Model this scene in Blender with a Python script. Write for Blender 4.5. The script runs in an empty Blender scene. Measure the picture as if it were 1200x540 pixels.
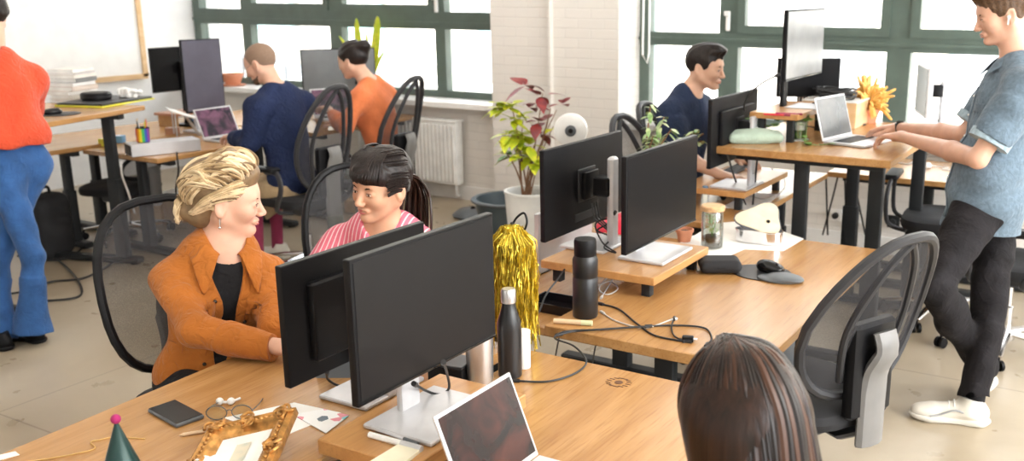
import bpy, math, random
import numpy as np
from mathutils import Vector, Matrix, Euler
sc = bpy.context.scene
COL = sc.collection
R = math.radians
PI = math.pi
random.seed(7)

# ---------------- camera ----------------
cam_d = bpy.data.cameras.new('camera')
cam = bpy.data.objects.new('camera', cam_d); COL.objects.link(cam)
cam.location = (0, 0, 1.80)
cam.rotation_euler = (R(90-14.1), 0, R(29.45))
cam_d.sensor_width = 36.0
cam_d.lens = 1130.0/1200*36
cam_d.shift_x = -100/1200
cam_d.clip_start = 0.05
cam_d.clip_end = 200
cam_d.dof.use_dof = True
cam_d.dof.focus_distance = 2.75
cam_d.dof.aperture_fstop = 3.6
sc.camera = cam

# ---------------- world, lights, exposure ----------------
w = bpy.data.worlds.new('world'); sc.world = w; w.use_nodes = True
bg = w.node_tree.nodes['Background']
bg.inputs[0].default_value = (0.86, 0.93, 1.0, 1)
bg.inputs[1].default_value = 6.0
def area(name, loc, rot, sx, sy, power, col=(1,1,1)):
    l = bpy.data.lights.new(name, 'AREA'); l.shape = 'RECTANGLE'; l.size = sx; l.size_y = sy
    l.energy = power; l.color = col
    o = bpy.data.objects.new(name, l); o.location = loc; o.rotation_euler = rot; COL.objects.link(o)
    return o
# broad area light added at the right to fill the room
area('fill_light_right', (4.0, 2.6, 2.5), (R(68), 0, R(90)), 6.0, 2.4, 300, (1.0, 0.96, 0.9))
area('fill_light_near', (-1.6, 1.4, 3.5), (0, 0, 0), 2.6, 2.6, 26, (1.0, 0.93, 0.84))  # added overhead fill for the near desks, no fixture modelled
area('fill_light_far', (-4.2, 4.2, 3.5), (0, 0, 0), 3.2, 2.6, 30, (1.0, 0.95, 0.88))  # second unseen overhead fill, added to brighten the far desks
sun = bpy.data.lights.new('sun', 'SUN'); sun.energy = 9.0; sun.angle = R(1.5); sun.color = (1.0, 0.95, 0.86)
so_ = bpy.data.objects.new('sun', sun); COL.objects.link(so_); so_.location = (-10, -12, 12)
so_.rotation_euler = Vector((0.35, 0.80, -0.50)).to_track_quat('-Z', 'Y').to_euler()
for nm_,x_,w_,z_ in (('daylight_left',-6.65,3.7,2.2),('daylight_right',.35,7.4,2.15)):
    l_=area(nm_,(x_,6.98,z_),(R(-90),0,0),w_,2.6,1,(1,1,1)); l_.data.cycles.is_portal=True
vs = sc.view_settings
vs.view_transform = 'Standard'; vs.look = 'None'; vs.gamma = 1.0; vs.use_curve_mapping = False
vs.exposure = 0.5

# ---------------- helpers ----------------
def empty(name, loc=(0,0,0), rz=0.0, label=None, cat=None, group=None):
    o = bpy.data.objects.new(name, None); COL.objects.link(o)
    o.location = loc; o.rotation_euler = (0, 0, rz); o.empty_display_size = 0.1
    return tag(o, label, cat, group)
def tag(o, label=None, cat=None, group=None, kind=None):
    if label: o['label'] = label
    if cat: o['category'] = cat
    if group: o['group'] = group
    if kind: o['kind'] = kind
    return o
def copy_tree(o, parent=None):
    c = o.copy(); COL.objects.link(c); c.parent = parent
    for ch in list(o.children): copy_tree(ch, c)
    return c

def mesh_obj(name, V, F, mat=None, parent=None, smooth=True, angle=None, uv=None):
    me = bpy.data.meshes.new(name)
    if isinstance(F, np.ndarray):
        V = np.asarray(V, dtype=np.float32)
        n = F.shape[1]
        me.vertices.add(len(V)); me.vertices.foreach_set('co', V.ravel())
        me.loops.add(F.size); me.loops.foreach_set('vertex_index', F.ravel().astype(np.int32))
        me.polygons.add(len(F))
        me.polygons.foreach_set('loop_start', np.arange(0, F.size, n, dtype=np.int32))
        me.polygons.foreach_set('loop_total', np.full(len(F), n, dtype=np.int32))
        me.update(calc_edges=True); me.validate()
    else:
        me.from_pydata([tuple(v) for v in V], [], [tuple(f) for f in F])
    if smooth:
        me.polygons.foreach_set('use_smooth', [True]*len(me.polygons))
        if angle is not None:
            me.set_sharp_from_angle(angle=R(angle))
    mats = mat if isinstance(mat, (list, tuple)) else [mat]
    for m in mats:
        if m: me.materials.append(m)
    o = bpy.data.objects.new(name, me); COL.objects.link(o)
    if parent is not None: o.parent = parent
    return o

class MB:
    """collects simple shapes into ONE mesh"""
    def __init__(s): s.V = []; s.F = []; s.M = []; s.mi = 0
    def add(s, V, F, M=None):
        b = len(s.V)
        for v in V:
            v = Vector(v)
            if M is not None: v = M @ v
            s.V.append(tuple(v))
        for f in F: s.F.append(tuple(b+i for i in f)); s.M.append(s.mi)
        return s
    def box(s, c, d, M=None, bev=0.0):
        cx,cy,cz = c; x,y,z = d[0]/2,d[1]/2,d[2]/2
        if bev <= 0:
            V = [(cx+i*x,cy+j*y,cz+k*z) for i in (-1,1) for j in (-1,1) for k in (-1,1)]
            F = [(0,1,3,2),(4,6,7,5),(0,4,5,1),(2,3,7,6),(0,2,6,4),(1,5,7,3)]
            return s.add(V,F,M)
        b = min(bev, x*.99, y*.99, z*.99)
        # rounded rect extruded in z with chamfered top and bottom
        def ring(ix,iy,zz):
            r = b; pts=[]
            X, Y = x-ix, y-iy
            rr = max(r-ix, r*0.3)
            for qx,qy,a0 in ((1,1,0),(-1,1,90),(-1,-1,180),(1,-1,270)):
                for a in (0,45,90):
                    t = R(a0+a)
                    pts.append((cx+qx*(X-rr)+rr*math.cos(t), cy+qy*(Y-rr)+rr*math.sin(t), zz))
            return pts
        e = b*0.6
        rings = [ring(e,e,cz-z), ring(0,0,cz-z+e), ring(0,0,cz+z-e), ring(e,e,cz+z)]
        V = [p for rg in rings for p in rg]; n=12; F=[]
        for k in range(3):
            for i in range(n):
                j=(i+1)%n; F.append((k*n+i,k*n+j,(k+1)*n+j,(k+1)*n+i))
        F.append(tuple(range(n-1,-1,-1))); F.append(tuple(3*n+i for i in range(n)))
        return s.add(V,F,M)
    def prism(s, pts, z0, z1, M=None):
        n=len(pts); V=[(p[0],p[1],z0) for p in pts]+[(p[0],p[1],z1) for p in pts]
        F=[tuple(range(n-1,-1,-1)), tuple(range(n,2*n))]+[(i,(i+1)%n,n+(i+1)%n,n+i) for i in range(n)]
        return s.add(V,F,M)
    def lathe(s, prof, c=(0,0,0), n=28, M=None, cap=True):
        V=[];F=[]
        for r,z in prof:
            for i in range(n):
                a=2*PI*i/n; V.append((c[0]+r*math.cos(a),c[1]+r*math.sin(a),c[2]+z))
        for k in range(len(prof)-1):
            for i in range(n):
                j=(i+1)%n; F.append((k*n+i,k*n+j,(k+1)*n+j,(k+1)*n+i))
        if cap:
            if prof[0][0]>1e-5: F.append(tuple(range(n-1,-1,-1)))
            if prof[-1][0]>1e-5: F.append(tuple((len(prof)-1)*n+i for i in range(n)))
        return s.add(V,F,M)
    def tube(s, pts, r, n=8, M=None, closed=False, flat=1.0, up=None):
        """sweep; r number or list; flat = ratio of the second axis"""
        P=[Vector(p) for p in pts]; m=len(P)
        rr = r if isinstance(r,(list,tuple,np.ndarray)) else [r]*m
        T=[]
        for i in range(m):
            if closed: t=P[(i+1)%m]-P[(i-1)%m]
            else: t=P[min(i+1,m-1)]-P[max(i-1,0)]
            T.append(t.normalized() if t.length>1e-9 else Vector((0,0,1)))
        u = Vector(up) if up is not None else (Vector((0,0,1)) if abs(T[0].z)<0.9 else Vector((1,0,0)))
        N=[]; 
        nrm=(u-T[0]*u.dot(T[0])).normalized()
        for i in range(m):
            nn = (nrm-T[i]*nrm.dot(T[i]))
            if up is not None: nn = u-T[i]*u.dot(T[i])
            nrm = nn.normalized() if nn.length>1e-6 else nrm
            N.append(nrm.copy())
        V=[];F=[]
        for i in range(m):
            B=T[i].cross(N[i])
            for k in range(n):
                a=2*PI*k/n
                V.append(P[i]+N[i]*(rr[i]*flat*math.sin(a))+B*(rr[i]*math.cos(a)))
        q = m if closed else m-1
        for i in range(q):
            i2=(i+1)%m
            for k in range(n):
                k2=(k+1)%n; F.append((i*n+k,i*n+k2,i2*n+k2,i2*n+k))
        if not closed:
            F.append(tuple(range(n-1,-1,-1))); F.append(tuple((m-1)*n+k for k in range(n)))
        return s.add(V,F,M)
    def sphere(s, c, r, n=14, M=None):
        rx,ry,rz = r if isinstance(r,(tuple,list)) else (r,r,r)
        V=[(c[0],c[1],c[2]-rz)];F=[];k=n//2
        for a in range(1,k):
            t=-PI/2+PI*a/k
            for i in range(n):
                p=2*PI*i/n; V.append((c[0]+rx*math.cos(t)*math.cos(p),c[1]+ry*math.cos(t)*math.sin(p),c[2]+rz*math.sin(t)))
        V.append((c[0],c[1],c[2]+rz)); L=len(V)-1
        for i in range(n): F.append((0,1+(i+1)%n,1+i)); F.append((L,1+(k-2)*n+i,1+(k-2)*n+(i+1)%n))
        for a in range(k-2):
            for i in range(n):
                j=(i+1)%n; F.append((1+a*n+i,1+a*n+j,1+(a+1)*n+j,1+(a+1)*n+i))
        return s.add(V,F,M)
    def leaf(s, base, tip, wid, droop=0.0, up=(0,0,1), seg=6, fold=0.15):
        """a curved leaf with two halves and real midrib fold, doubled for thickness"""
        b=Vector(base); t=Vector(tip); d=t-b; L=d.length
        if L<1e-6: return s
        d.normalize(); side=d.cross(Vector(up)); 
        if side.length<1e-4: side=Vector((1,0,0))
        side.normalize(); nn=side.cross(d).normalized()
        V=[];F=[]
        for i in range(seg+1):
            f=i/seg; wv=wid*math.sin(PI*min(1,f**0.8))*0.5*(1 if i<seg else 0)+0.0005
            c=b+d*(L*f)-Vector((0,0,1))*(droop*f*f*L)
            V += [c-side*wv+nn*(wv*fold), c, c+side*wv+nn*(wv*fold)]
        for i in range(seg):
            a=i*3; F += [(a,a+1,a+4,a+3),(a+1,a+2,a+5,a+4)]
        return s.add(V,F)
    def build(s, name, mat, parent=None, smooth=True, angle=35):
        o = mesh_obj(name, s.V, s.F, mat, parent, smooth, angle)
        if any(s.M): o.data.polygons.foreach_set('material_index', s.M)
        return o

def spline(pts, n=8, closed=False):
    """Catmull-Rom through pts"""
    P=[np.array(p,float) for p in pts]; m=len(P); out=[]
    rng = m if closed else m-1
    for i in range(rng):
        if closed: a,b,c,d=P[(i-1)%m],P[i],P[(i+1)%m],P[(i+2)%m]
        else: a,b,c,d=P[max(i-1,0)],P[i],P[i+1],P[min(i+2,m-1)]
        for k in range(n):
            t=k/n
            out.append(tuple(0.5*((2*b)+(c-a)*t+(2*a-5*b+4*c-d)*t*t+(3*b-a-3*c+d)*t**3)))
    if not closed: out.append(tuple(P[-1]))
    return out

# ---------------- signed distance modelling ----------------
def rotm(yaw=0, pitch=0, roll=0):
    """columns: local x (forward), y (left), z (up). pitch>0 looks down"""
    return np.array(Matrix.Rotation(yaw,3,'Z') @ Matrix.Rotation(pitch,3,'Y') @ Matrix.Rotation(roll,3,'X'))
class SDF:
    def __init__(s): s.P=[]; s.T=np.zeros(3); s.Rm=np.eye(3)
    def frame(s, T=(0,0,0), Rm=None):
        s.T=np.array(T,float); s.Rm=np.eye(3) if Rm is None else Rm; return s
    def w(s,p): return s.Rm@np.array(p,float)+s.T
    def cone(s,a,b,ra,rb,k=0.02,op='+'):
        a,b=s.w(a),s.w(b); s.P.append(('cone',a,b,ra,rb,k,op, np.minimum(a-ra,b-rb), np.maximum(a+ra,b+rb))); return s
    def cap(s,a,b,ra,rb,k=0.01,op='+'):
        a,b=s.w(a),s.w(b); m=max(ra,rb); s.P.append(('cap',a,b,ra,rb,k,op, np.minimum(a,b)-m, np.maximum(a,b)+m)); return s
    def ell(s,c,r,k=0.02,op='+',rot=None):
        c=s.w(c); r=np.array(r if isinstance(r,(tuple,list)) else (r,r,r),float)
        M=s.Rm if rot is None else s.Rm@rot; m=r.max()
        s.P.append(('ell',c,M,r,None,k,op,c-m,c+m)); return s
    def box(s,c,h,rd=0.01,k=0.01,op='+',rot=None):
        c=s.w(c); h=np.array(h,float); M=s.Rm if rot is None else s.Rm@rot; m=np.linalg.norm(h)
        s.P.append(('box',c,M,h,rd,k,op,c-m,c+m)); return s
    def mesh(s, h=0.004, disp=None):
        lo=np.min([p[7] for p in s.P if p[6]=='+'],axis=0)-3*h; hi=np.max([p[8] for p in s.P if p[6]=='+'],axis=0)+3*h
        B=20; n=np.ceil((hi-lo)/h/B).astype(int)+1
        VV=[];ID=[];QQ=[]
        G=(n*B+4)
        def cid(i,j,k): return (i.astype(np.int64)*G[1]+j)*G[2]+k
        for bi in range(n[0]):
            for bj in range(n[1]):
                for bk in range(n[2]):
                    o=np.array([bi,bj,bk])*B
                    b0=lo+(o-1)*h; b1=lo+(o+B+1)*h
                    act=[p for p in s.P if np.all(p[7]-p[5]-h<b1) and np.all(p[8]+p[5]+h>b0)]
                    if not any(p[6]=='+' for p in act): continue
                    ax=[lo[q]+(np.arange(-1,B+2)+o[q])*h for q in range(3)]
                    X=np.stack(np.meshgrid(*ax,indexing='ij'),-1)
                    D=None
                    for ty,a,b,c,d,k,op,l_,h_ in act:
                        if ty=='cone':
                            ab=b-a; L=ab@ab+1e-12; t=np.clip(((X-a)@ab)/L,0,1)
                            q=X-a-t[...,None]*ab; v=np.sqrt((q*q).sum(-1))-(c+(d-c)*t)
                        elif ty=='cap':
                            ab=b-a; L=np.sqrt(ab@ab); u=ab/L; y=(X-a)@u; q=X-a-y[...,None]*u
                            rr=np.sqrt((q*q).sum(-1)); t=np.clip(y/L,0,1)
                            v=np.maximum(rr-(c+(d-c)*t), np.maximum(-y,y-L))
                        elif ty=='ell':
                            q=(X-a)@b; k0=np.sqrt(((q/c)**2).sum(-1)); k1=np.sqrt(((q/(c*c))**2).sum(-1))+1e-9
                            v=k0*(k0-1)/k1; v=np.where(k0<1e-6,-c.min(),v)
                        else:
                            q=np.abs((X-a)@b)-(c-d); v=np.sqrt((np.maximum(q,0)**2).sum(-1))+np.minimum(q.max(-1),0)-d
                        if D is None: D = v if op=='+' else np.full(v.shape,1.0)
                        elif op=='+':
                            g=np.maximum(k-np.abs(D-v),0)/max(k,1e-6); D=np.minimum(D,v)-g*g*k/4
                        else:
                            g=np.maximum(k-np.abs(D+v),0)/max(k,1e-6); D=np.maximum(D,-v)+g*g*k/4
                    if D.min()>0 or D.max()<0: continue
                    if disp is not None: D=D+disp(X)
                    S=D<0
                    # cells index c covers nodes c..c+1 (c from 0..B)
                    N=B+2
                    cs=[S[i:N-1+i+0 if False else i+B+1, j:j+B+1, k:k+B+1] for i in (0,1) for j in (0,1) for k in (0,1)]
                    any_=np.logical_or.reduce(cs); all_=np.logical_and.reduce(cs); A=any_&~all_
                    I=np.argwhere(A)
                    if len(I)==0: continue
                    acc=np.zeros((len(I),3)); cnt=np.zeros(len(I))
                    for axis in range(3):
                        o1=[q for q in range(3) if q!=axis]
                        for e1 in (0,1):
                            for e2 in (0,1):
                                p0=I.copy(); p0[:,o1[0]]+=e1; p0[:,o1[1]]+=e2; p1=p0.copy(); p1[:,axis]+=1
                                d0=D[p0[:,0],p0[:,1],p0[:,2]]; d1=D[p1[:,0],p1[:,1],p1[:,2]]
                                m=(d0<0)!=(d1<0); t=np.where(m,d0/np.where(m,d0-d1,1),0)
                                pos=p0.astype(float); pos[:,axis]+=t
                                acc+=pos*m[:,None]; cnt+=m
                    v=acc/cnt[:,None]
                    gi=I+o-1
                    own=np.all((I>=1)&(I<=B),axis=1)
                    VV.append((lo+(v[own]+o-1)*h)); ID.append(cid(gi[own,0]+1,gi[own,1]+1,gi[own,2]+1))
                    # edges along axis from node p to p+axis ; owner block if node index in 1..B
                    for axis in range(3):
                        sl0=[slice(1,B+1)]*3; sl1=[slice(1,B+1)]*3; sl1[axis]=slice(2,B+2)
                        s0=S[tuple(sl0)]; s1=S[tuple(sl1)]; E=np.argwhere(s0!=s1)
                        if len(E)==0: continue
                        inside=s0[E[:,0],E[:,1],E[:,2]]
                        node=E+o   # global node index (block node 1 == o)
                        u,vv=[(1,2),(2,0),(0,1)][axis]
                        def cell(du,dv):
                            c=node.copy(); c[:,u]-=du; c[:,vv]-=dv; return cid(c[:,0]+1,c[:,1]+1,c[:,2]+1)
                        q=np.stack([cell(1,1),cell(0,1),cell(0,0),cell(1,0)],1)
                        q[~inside]=q[~inside][:,::-1]
                        QQ.append(q)
        V=np.concatenate(VV); ID=np.concatenate(ID); Q=np.concatenate(QQ)
        od=np.argsort(ID); V=V[od]; ID=ID[od]
        ix=np.searchsorted(ID,Q); ix=np.clip(ix,0,len(ID)-1); ok=np.all(ID[ix]==Q,axis=1)
        return V, ix[ok].astype(np.int32)
    def build(s,name,mat,parent=None,h=0.004,disp=None,origin=None):
        V,F=s.mesh(h,disp)
        if origin is not None: V=V-np.array(origin)
        return mesh_obj(name,V,F,mat,parent,True)
def wrinkle(amp, f=30, seed=0):
    rs=np.random.RandomState(seed); K=rs.normal(size=(5,3)); K/=np.linalg.norm(K,axis=1)[:,None]; ph=rs.rand(5)*6
    def g(X):
        w_=np.sin(X@K[3]*f*0.4+ph[3])*0.8+np.sin(X@K[4]*f*0.33+ph[4])*0.8
        v=np.sin(X@K[0]*f+2.0*w_+ph[0])+0.7*np.sin(X@K[1]*f*1.3+2.2*w_+ph[1])+0.4*np.sin(X@K[2]*f*2.1+2*w_+ph[2])
        return amp*v
    return g

# ---------------- materials ----------------
def nt(name):
    m=bpy.data.materials.new(name); m.use_nodes=True; t=m.node_tree
    return m,t,t.nodes['Principled BSDF']
def node(t,ty,**kw):
    n=t.nodes.new(ty)
    for k,v in kw.items(): setattr(n,k,v)
    return n
def setp(b,col=None,rough=None,metal=None,spec=None,**kw):
    if col is not None: b.inputs['Base Color'].default_value=(*col,1)
    if rough is not None: b.inputs['Roughness'].default_value=rough
    if metal is not None: b.inputs['Metallic'].default_value=metal
    if spec is not None: b.inputs['Specular IOR Level'].default_value=spec
    for k,v in kw.items(): b.inputs[k].default_value=v
def noise_mix(t,b,c1,c2,scale,vec_scale=(1,1,1),detail=4,lo=.35,hi=.65,coord='Object',dist=0.0):
    tc=node(t,'ShaderNodeTexCoord'); mp=node(t,'ShaderNodeMapping'); mp.inputs['Scale'].default_value=vec_scale
    nz=node(t,'ShaderNodeTexNoise'); nz.inputs['Scale'].default_value=scale; nz.inputs['Detail'].default_value=detail; nz.inputs['Distortion'].default_value=dist
    cr=node(t,'ShaderNodeValToRGB'); e=cr.color_ramp.elements; e[0].position=lo; e[0].color=(*c1,1); e[1].position=hi; e[1].color=(*c2,1)
    t.links.new(tc.outputs[coord],mp.inputs[0]); t.links.new(mp.outputs[0],nz.inputs['Vector']); t.links.new(nz.outputs['Fac'],cr.inputs[0])
    t.links.new(cr.outputs[0],b.inputs['Base Color'])
    return tc,mp,nz,cr
def bump(t,b,h,strength=.3,dist=.002):
    bp=node(t,'ShaderNodeBump'); bp.inputs['Strength'].default_value=strength; bp.inputs['Distance'].default_value=dist
    t.links.new(h,bp.inputs['Height']); t.links.new(bp.outputs[0],b.inputs['Normal']); return bp
def plain(name,col,rough=.5,metal=0,var=.08,scale=8,spec=.5,bumps=0,bscale=60,**kw):
    m,t,b=nt(name); setp(b,None,rough,metal,spec,**kw)
    c1=tuple(max(0,c*(1-var)) for c in col); c2=tuple(min(1,c*(1+var)) for c in col)
    tc,mp,nz,cr=noise_mix(t,b,c1,c2,scale)
    if bumps:
        n2=node(t,'ShaderNodeTexNoise'); n2.inputs['Scale'].default_value=bscale; t.links.new(tc.outputs['Object'],n2.inputs['Vector'])
        bump(t,b,n2.outputs['Fac'],bumps)
    return m
M={}
def wood(name,c1,c2,c3,axis='y',rough=.33,grain=1.0):
    m,t,b=nt(name); setp(b,None,rough,0,.5)
    s={'y':(9,1.0,9),'x':(1.0,9,9)}[axis]
    tc,mp,nz,cr=noise_mix(t,b,c1,c2,2.2*grain,s,6,.3,.7,dist=.6)
    n2=node(t,'ShaderNodeTexNoise'); n2.inputs['Scale'].default_value=14*grain; n2.inputs['Detail'].default_value=5
    mp2=node(t,'ShaderNodeMapping'); mp2.inputs['Scale'].default_value=tuple(q*1.2 if q>1 else .6 for q in s)
    t.links.new(tc.outputs['Object'],mp2.inputs[0]); t.links.new(mp2.outputs[0],n2.inputs['Vector'])
    mx=node(t,'ShaderNodeMix',data_type='RGBA',blend_type='MIX'); cr2=node(t,'ShaderNodeValToRGB'); cr2.color_ramp.elements[0].position=.52; cr2.color_ramp.elements[1].position=.75
    cr2.color_ramp.elements[1].color=(.55,.55,.55,1)
    t.links.new(n2.outputs['Fac'],cr2.inputs[0]); t.links.new(cr2.outputs[0],mx.inputs['Factor'])
    t.links.new(cr.outputs[0],mx.inputs[6]); mx.inputs[7].default_value=(*c3,1); t.links.new(mx.outputs[2],b.inputs['Base Color'])
    # broad stave pattern: slow tone change across boards
    bump(t,b,n2.outputs['Fac'],.06,.001)
    return m
M['wood']=wood('desk_oak',(.37,.185,.062),(.50,.275,.105),(.24,.105,.035),rough=.27)
M['wood2']=wood('riser_oak',(.42,.20,.065),(.54,.29,.11),(.28,.13,.04))
M['wood_pale']=wood('pale_oak',(.62,.40,.2),(.74,.52,.3),(.5,.3,.14))
M['ply']=plain('plywood_crate',(.62,.42,.24),.6)
M['black']=plain('black_plastic',(.006,.006,.007),.45,spec=.2)
M['blackg']=plain('black_gloss',(.006,.006,.007),.2,spec=.35)
M['screen']=plain('screen_off',(.005,.005,.006),.32,spec=.16)
M['screen_soft']=plain('screen_matte',(.009,.009,.010),.4,spec=.2)
M['steel']=plain('brushed_silver',(.62,.62,.63),.32,.85)
M['silverp']=plain('silver_plastic',(.60,.60,.62),.4,.35)
M['chrome']=plain('chrome',(.75,.75,.77),.16,1)
M['dsteel']=plain('powder_coated_steel',(.018,.020,.022),.5,spec=.3)
M['gsteel']=plain('grey_coated_steel',(.10,.11,.12),.45)
M['whitep']=plain('white_plastic',(.82,.82,.80),.35)
M['paper']=plain('paper',(.86,.85,.82),.7)
M['cable']=plain('cable_rubber',(.012,.012,.013),.5)
M['cablew']=plain('grey_cable',(.55,.53,.5),.5)
M['terra']=plain('terracotta',(.62,.25,.14),.7,bumps=.2)
M['soil']=plain('potting_soil',(.05,.032,.02),.95,var=.5,scale=60,bumps=.8)
M['red']=plain('red_plastic',(.62,.03,.05),.5)
M['green_frame']=plain('green_painted_steel',(.090,.125,.105),.45)
# ================= THE ROOM =================
def struct(name, mb, mat, parent=None, angle=30):
    o = mb.build(name, mat, parent, True, angle); 
    if parent is None: o['kind']='structure'
    return o
# concrete floor with trowelled patches and saw-cut joints
m,t,b=nt('polished_concrete'); setp(b,None,.42,0,.5)
tc,mp,nz,cr=noise_mix(t,b,(.34,.27,.18),(.50,.43,.33),.9,(1,1,1),7,.3,.7,dist=.7)
n2=node(t,'ShaderNodeTexNoise'); n2.inputs['Scale'].default_value=5; n2.inputs['Detail'].default_value=8; t.links.new(tc.outputs['Object'],n2.inputs['Vector'])
mx=node(t,'ShaderNodeMix',data_type='RGBA',blend_type='MULTIPLY'); mx.inputs['Factor'].default_value=.5
cr3=node(t,'ShaderNodeValToRGB'); cr3.color_ramp.elements[0].position=.3; cr3.color_ramp.elements[0].color=(.86,.85,.83,1); cr3.color_ramp.elements[1].position=.6
t.links.new(n2.outputs['Fac'],cr3.inputs[0]); t.links.new(cr.outputs[0],mx.inputs[6]); t.links.new(cr3.outputs[0],mx.inputs[7])
br=node(t,'ShaderNodeTexBrick'); br.offset=0; br.inputs['Scale'].default_value=1; br.inputs['Brick Width'].default_value=3.1; br.inputs['Row Height'].default_value=2.45
br.inputs['Mortar Size'].default_value=.006; br.inputs['Mortar Smooth'].default_value=.6; br.inputs['Color1'].default_value=(1,1,1,1); br.inputs['Color2'].default_value=(.97,.96,.95,1); br.inputs['Mortar'].default_value=(.62,.58,.55,1)
mpb=node(t,'ShaderNodeMapping'); mpb.inputs['Location'].default_value=(1.1,.35,0); t.links.new(tc.outputs['Object'],mpb.inputs[0]); t.links.new(mpb.outputs[0],br.inputs['Vector'])
mx2=node(t,'ShaderNodeMix',data_type='RGBA',blend_type='MULTIPLY'); mx2.inputs['Factor'].default_value=1
t.links.new(mx.outputs[2],mx2.inputs[6]); t.links.new(br.outputs['Color'],mx2.inputs[7]); t.links.new(mx2.outputs[2],b.inputs['Base Color'])
rr=node(t,'ShaderNodeMapRange'); rr.inputs['To Min'].default_value=.2; rr.inputs['To Max'].default_value=.42
t.links.new(n2.outputs['Fac'],rr.inputs['Value']); t.links.new(rr.outputs[0],b.inputs['Roughness'])
M['floor']=m
# painted brick
def brick(name, col, s=.5, mortar=.93):
    m,t,b=nt(name); setp(b,None,.6)
    tc=node(t,'ShaderNodeTexCoord'); sx=node(t,'ShaderNodeSeparateXYZ'); cb=node(t,'ShaderNodeCombineXYZ'); ad=node(t,'ShaderNodeMath'); ad.operation='ADD'
    t.links.new(tc.outputs['Object'],sx.inputs[0]); t.links.new(sx.outputs[0],ad.inputs[0]); t.links.new(sx.outputs[1],ad.inputs[1])
    t.links.new(ad.outputs[0],cb.inputs[0]); t.links.new(sx.outputs[2],cb.inputs[1])
    br=node(t,'ShaderNodeTexBrick'); br.inputs['Scale'].default_value=1; br.inputs['Brick Width'].default_value=.23; br.inputs['Row Height'].default_value=.075
    br.inputs['Mortar Size'].default_value=.006; br.inputs['Mortar Smooth'].default_value=.4
    br.inputs['Color1'].default_value=(*col,1); br.inputs['Color2'].default_value=(*[c*.97 for c in col],1); br.inputs['Mortar'].default_value=(*[c*mortar for c in col],1)
    nz=node(t,'ShaderNodeTexNoise'); nz.inputs['Scale'].default_value=18; nz.inputs['Detail'].default_value=5; t.links.new(tc.outputs['Object'],nz.inputs['Vector'])
    ml=node(t,'ShaderNodeMath'); ml.operation='MULTIPLY_ADD'; ml.inputs[1].default_value=.25
    t.links.new(cb.outputs[0],br.inputs['Vector']); t.links.new(br.outputs['Color'],b.inputs['Base Color'])
    inv=node(t,'ShaderNodeMath'); inv.operation='SUBTRACT'; inv.inputs[0].default_value=1; t.links.new(br.outputs['Fac'],inv.inputs[1])
    t.links.new(nz.outputs['Fac'],ml.inputs[0]); t.links.new(inv.outputs[0],ml.inputs[2]); bump(t,b,ml.outputs[0],s,.006)
    return m
M['brick']=brick('white_painted_brick',(.80,.76,.71))
M['plaster']=plain('white_plaster',(.80,.80,.80),.6,var=.03)
M['sill']=plain('white_gloss_paint',(.84,.83,.81),.35,var=.03)
M['ceil']=plain('ceiling_paint',(.8,.79,.77),.7)
def glassmat(name,fac=.07,tint=(1,1,1),rough=0.0):
    m=bpy.data.materials.new(name); m.use_nodes=True; t=m.node_tree; t.nodes.clear()
    o=node(t,'ShaderNodeOutputMaterial'); mx=node(t,'ShaderNodeMixShader'); tr=node(t,'ShaderNodeBsdfTransparent'); gl=node(t,'ShaderNodeBsdfGlossy')
    tr.inputs[0].default_value=(*tint,1); gl.inputs['Roughness'].default_value=rough
    fr=node(t,'ShaderNodeLayerWeight'); fr.inputs['Blend'].default_value=.25
    mr=node(t,'ShaderNodeMapRange'); mr.inputs['To Min'].default_value=fac; mr.inputs['To Max'].default_value=.6
    t.links.new(fr.outputs['Fresnel'],mr.inputs['Value']); t.links.new(mr.outputs[0],mx.inputs[0]); t.links.new(tr.outputs[0],mx.inputs[1]); t.links.new(gl.outputs[0],mx.inputs[2]); t.links.new(mx.outputs[0],o.inputs[0])
    return m
M['glass']=glassmat('clear_glass')
M['jarglass']=glassmat('jar_glass',.12,(.93,.96,.94))

XL,XR,YB,YW,ZC=-8.65,4.2,-2.6,6.66,3.7
struct('floor',MB().box(((XL+XR)/2,2.2,-.05),(XR-XL+.6,9.9,.1)),M['floor'])
struct('ceiling',MB().box(((XL+XR)/2,2.2,ZC+.05),(XR-XL+.6,9.9,.1)),M['ceil'])
mb=MB().box((XL-.1,2.2,ZC/2),(.2,9.9,ZC)); struct('wall_left',mb,M['plaster'])
mb=MB()  # wall behind the camera's right side, with tall openings for daylight
mb.box((XR+.1,2.2,.4),(.2,9.9,.8)).box((XR+.1,2.2,3.5),(.2,9.9,.4))
for y in (-2.5,.6,3.7,6.6): mb.box((XR+.1,y,1.85),(.2,.7,3.7))
struct('wall_right',mb,M['brick'])
struct('wall_back',MB().box(((XL+XR)/2,YB-.1,ZC/2),(XR-XL+.6,.2,ZC)),M['plaster'])
# window wall: apron, pillar between the two window openings
mb=MB()
mb.box(((XL-4.62)/2,YW+.16,.40),(-4.62-XL,.32,.80))          # apron left
mb.box(((-3.47+XR)/2,YW+.16,.375),(XR+3.47,.32,.75))         # apron right
mb.box(((-4.64-3.47)/2,6.68,ZC/2),(1.17,.42,ZC))             # pillar
mb.box((-4.06,6.452,ZC/2),(.022,.05,ZC))                     # thin pipe chase line
struct('wall_front',mb,M['brick'])
s=MB(); s.box((-6.64,YW+.08,.835),(4.0,.46,.05),bev=.01); struct('trim_1',s,M['sill'])
s=MB(); s.box((.37,YW+.08,.775),(7.66,.46,.05),bev=.01); struct('trim_2',s,M['sill'])
s=MB(); s.box((-6.64,YW-.012,.06),(4.0,.024,.12)); struct('baseboard_left',s,M['sill'])
s=MB(); s.box((.37,YW-.012,.06),(7.66,.024,.12)); struct('baseboard_right',s,M['sill'])

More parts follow.
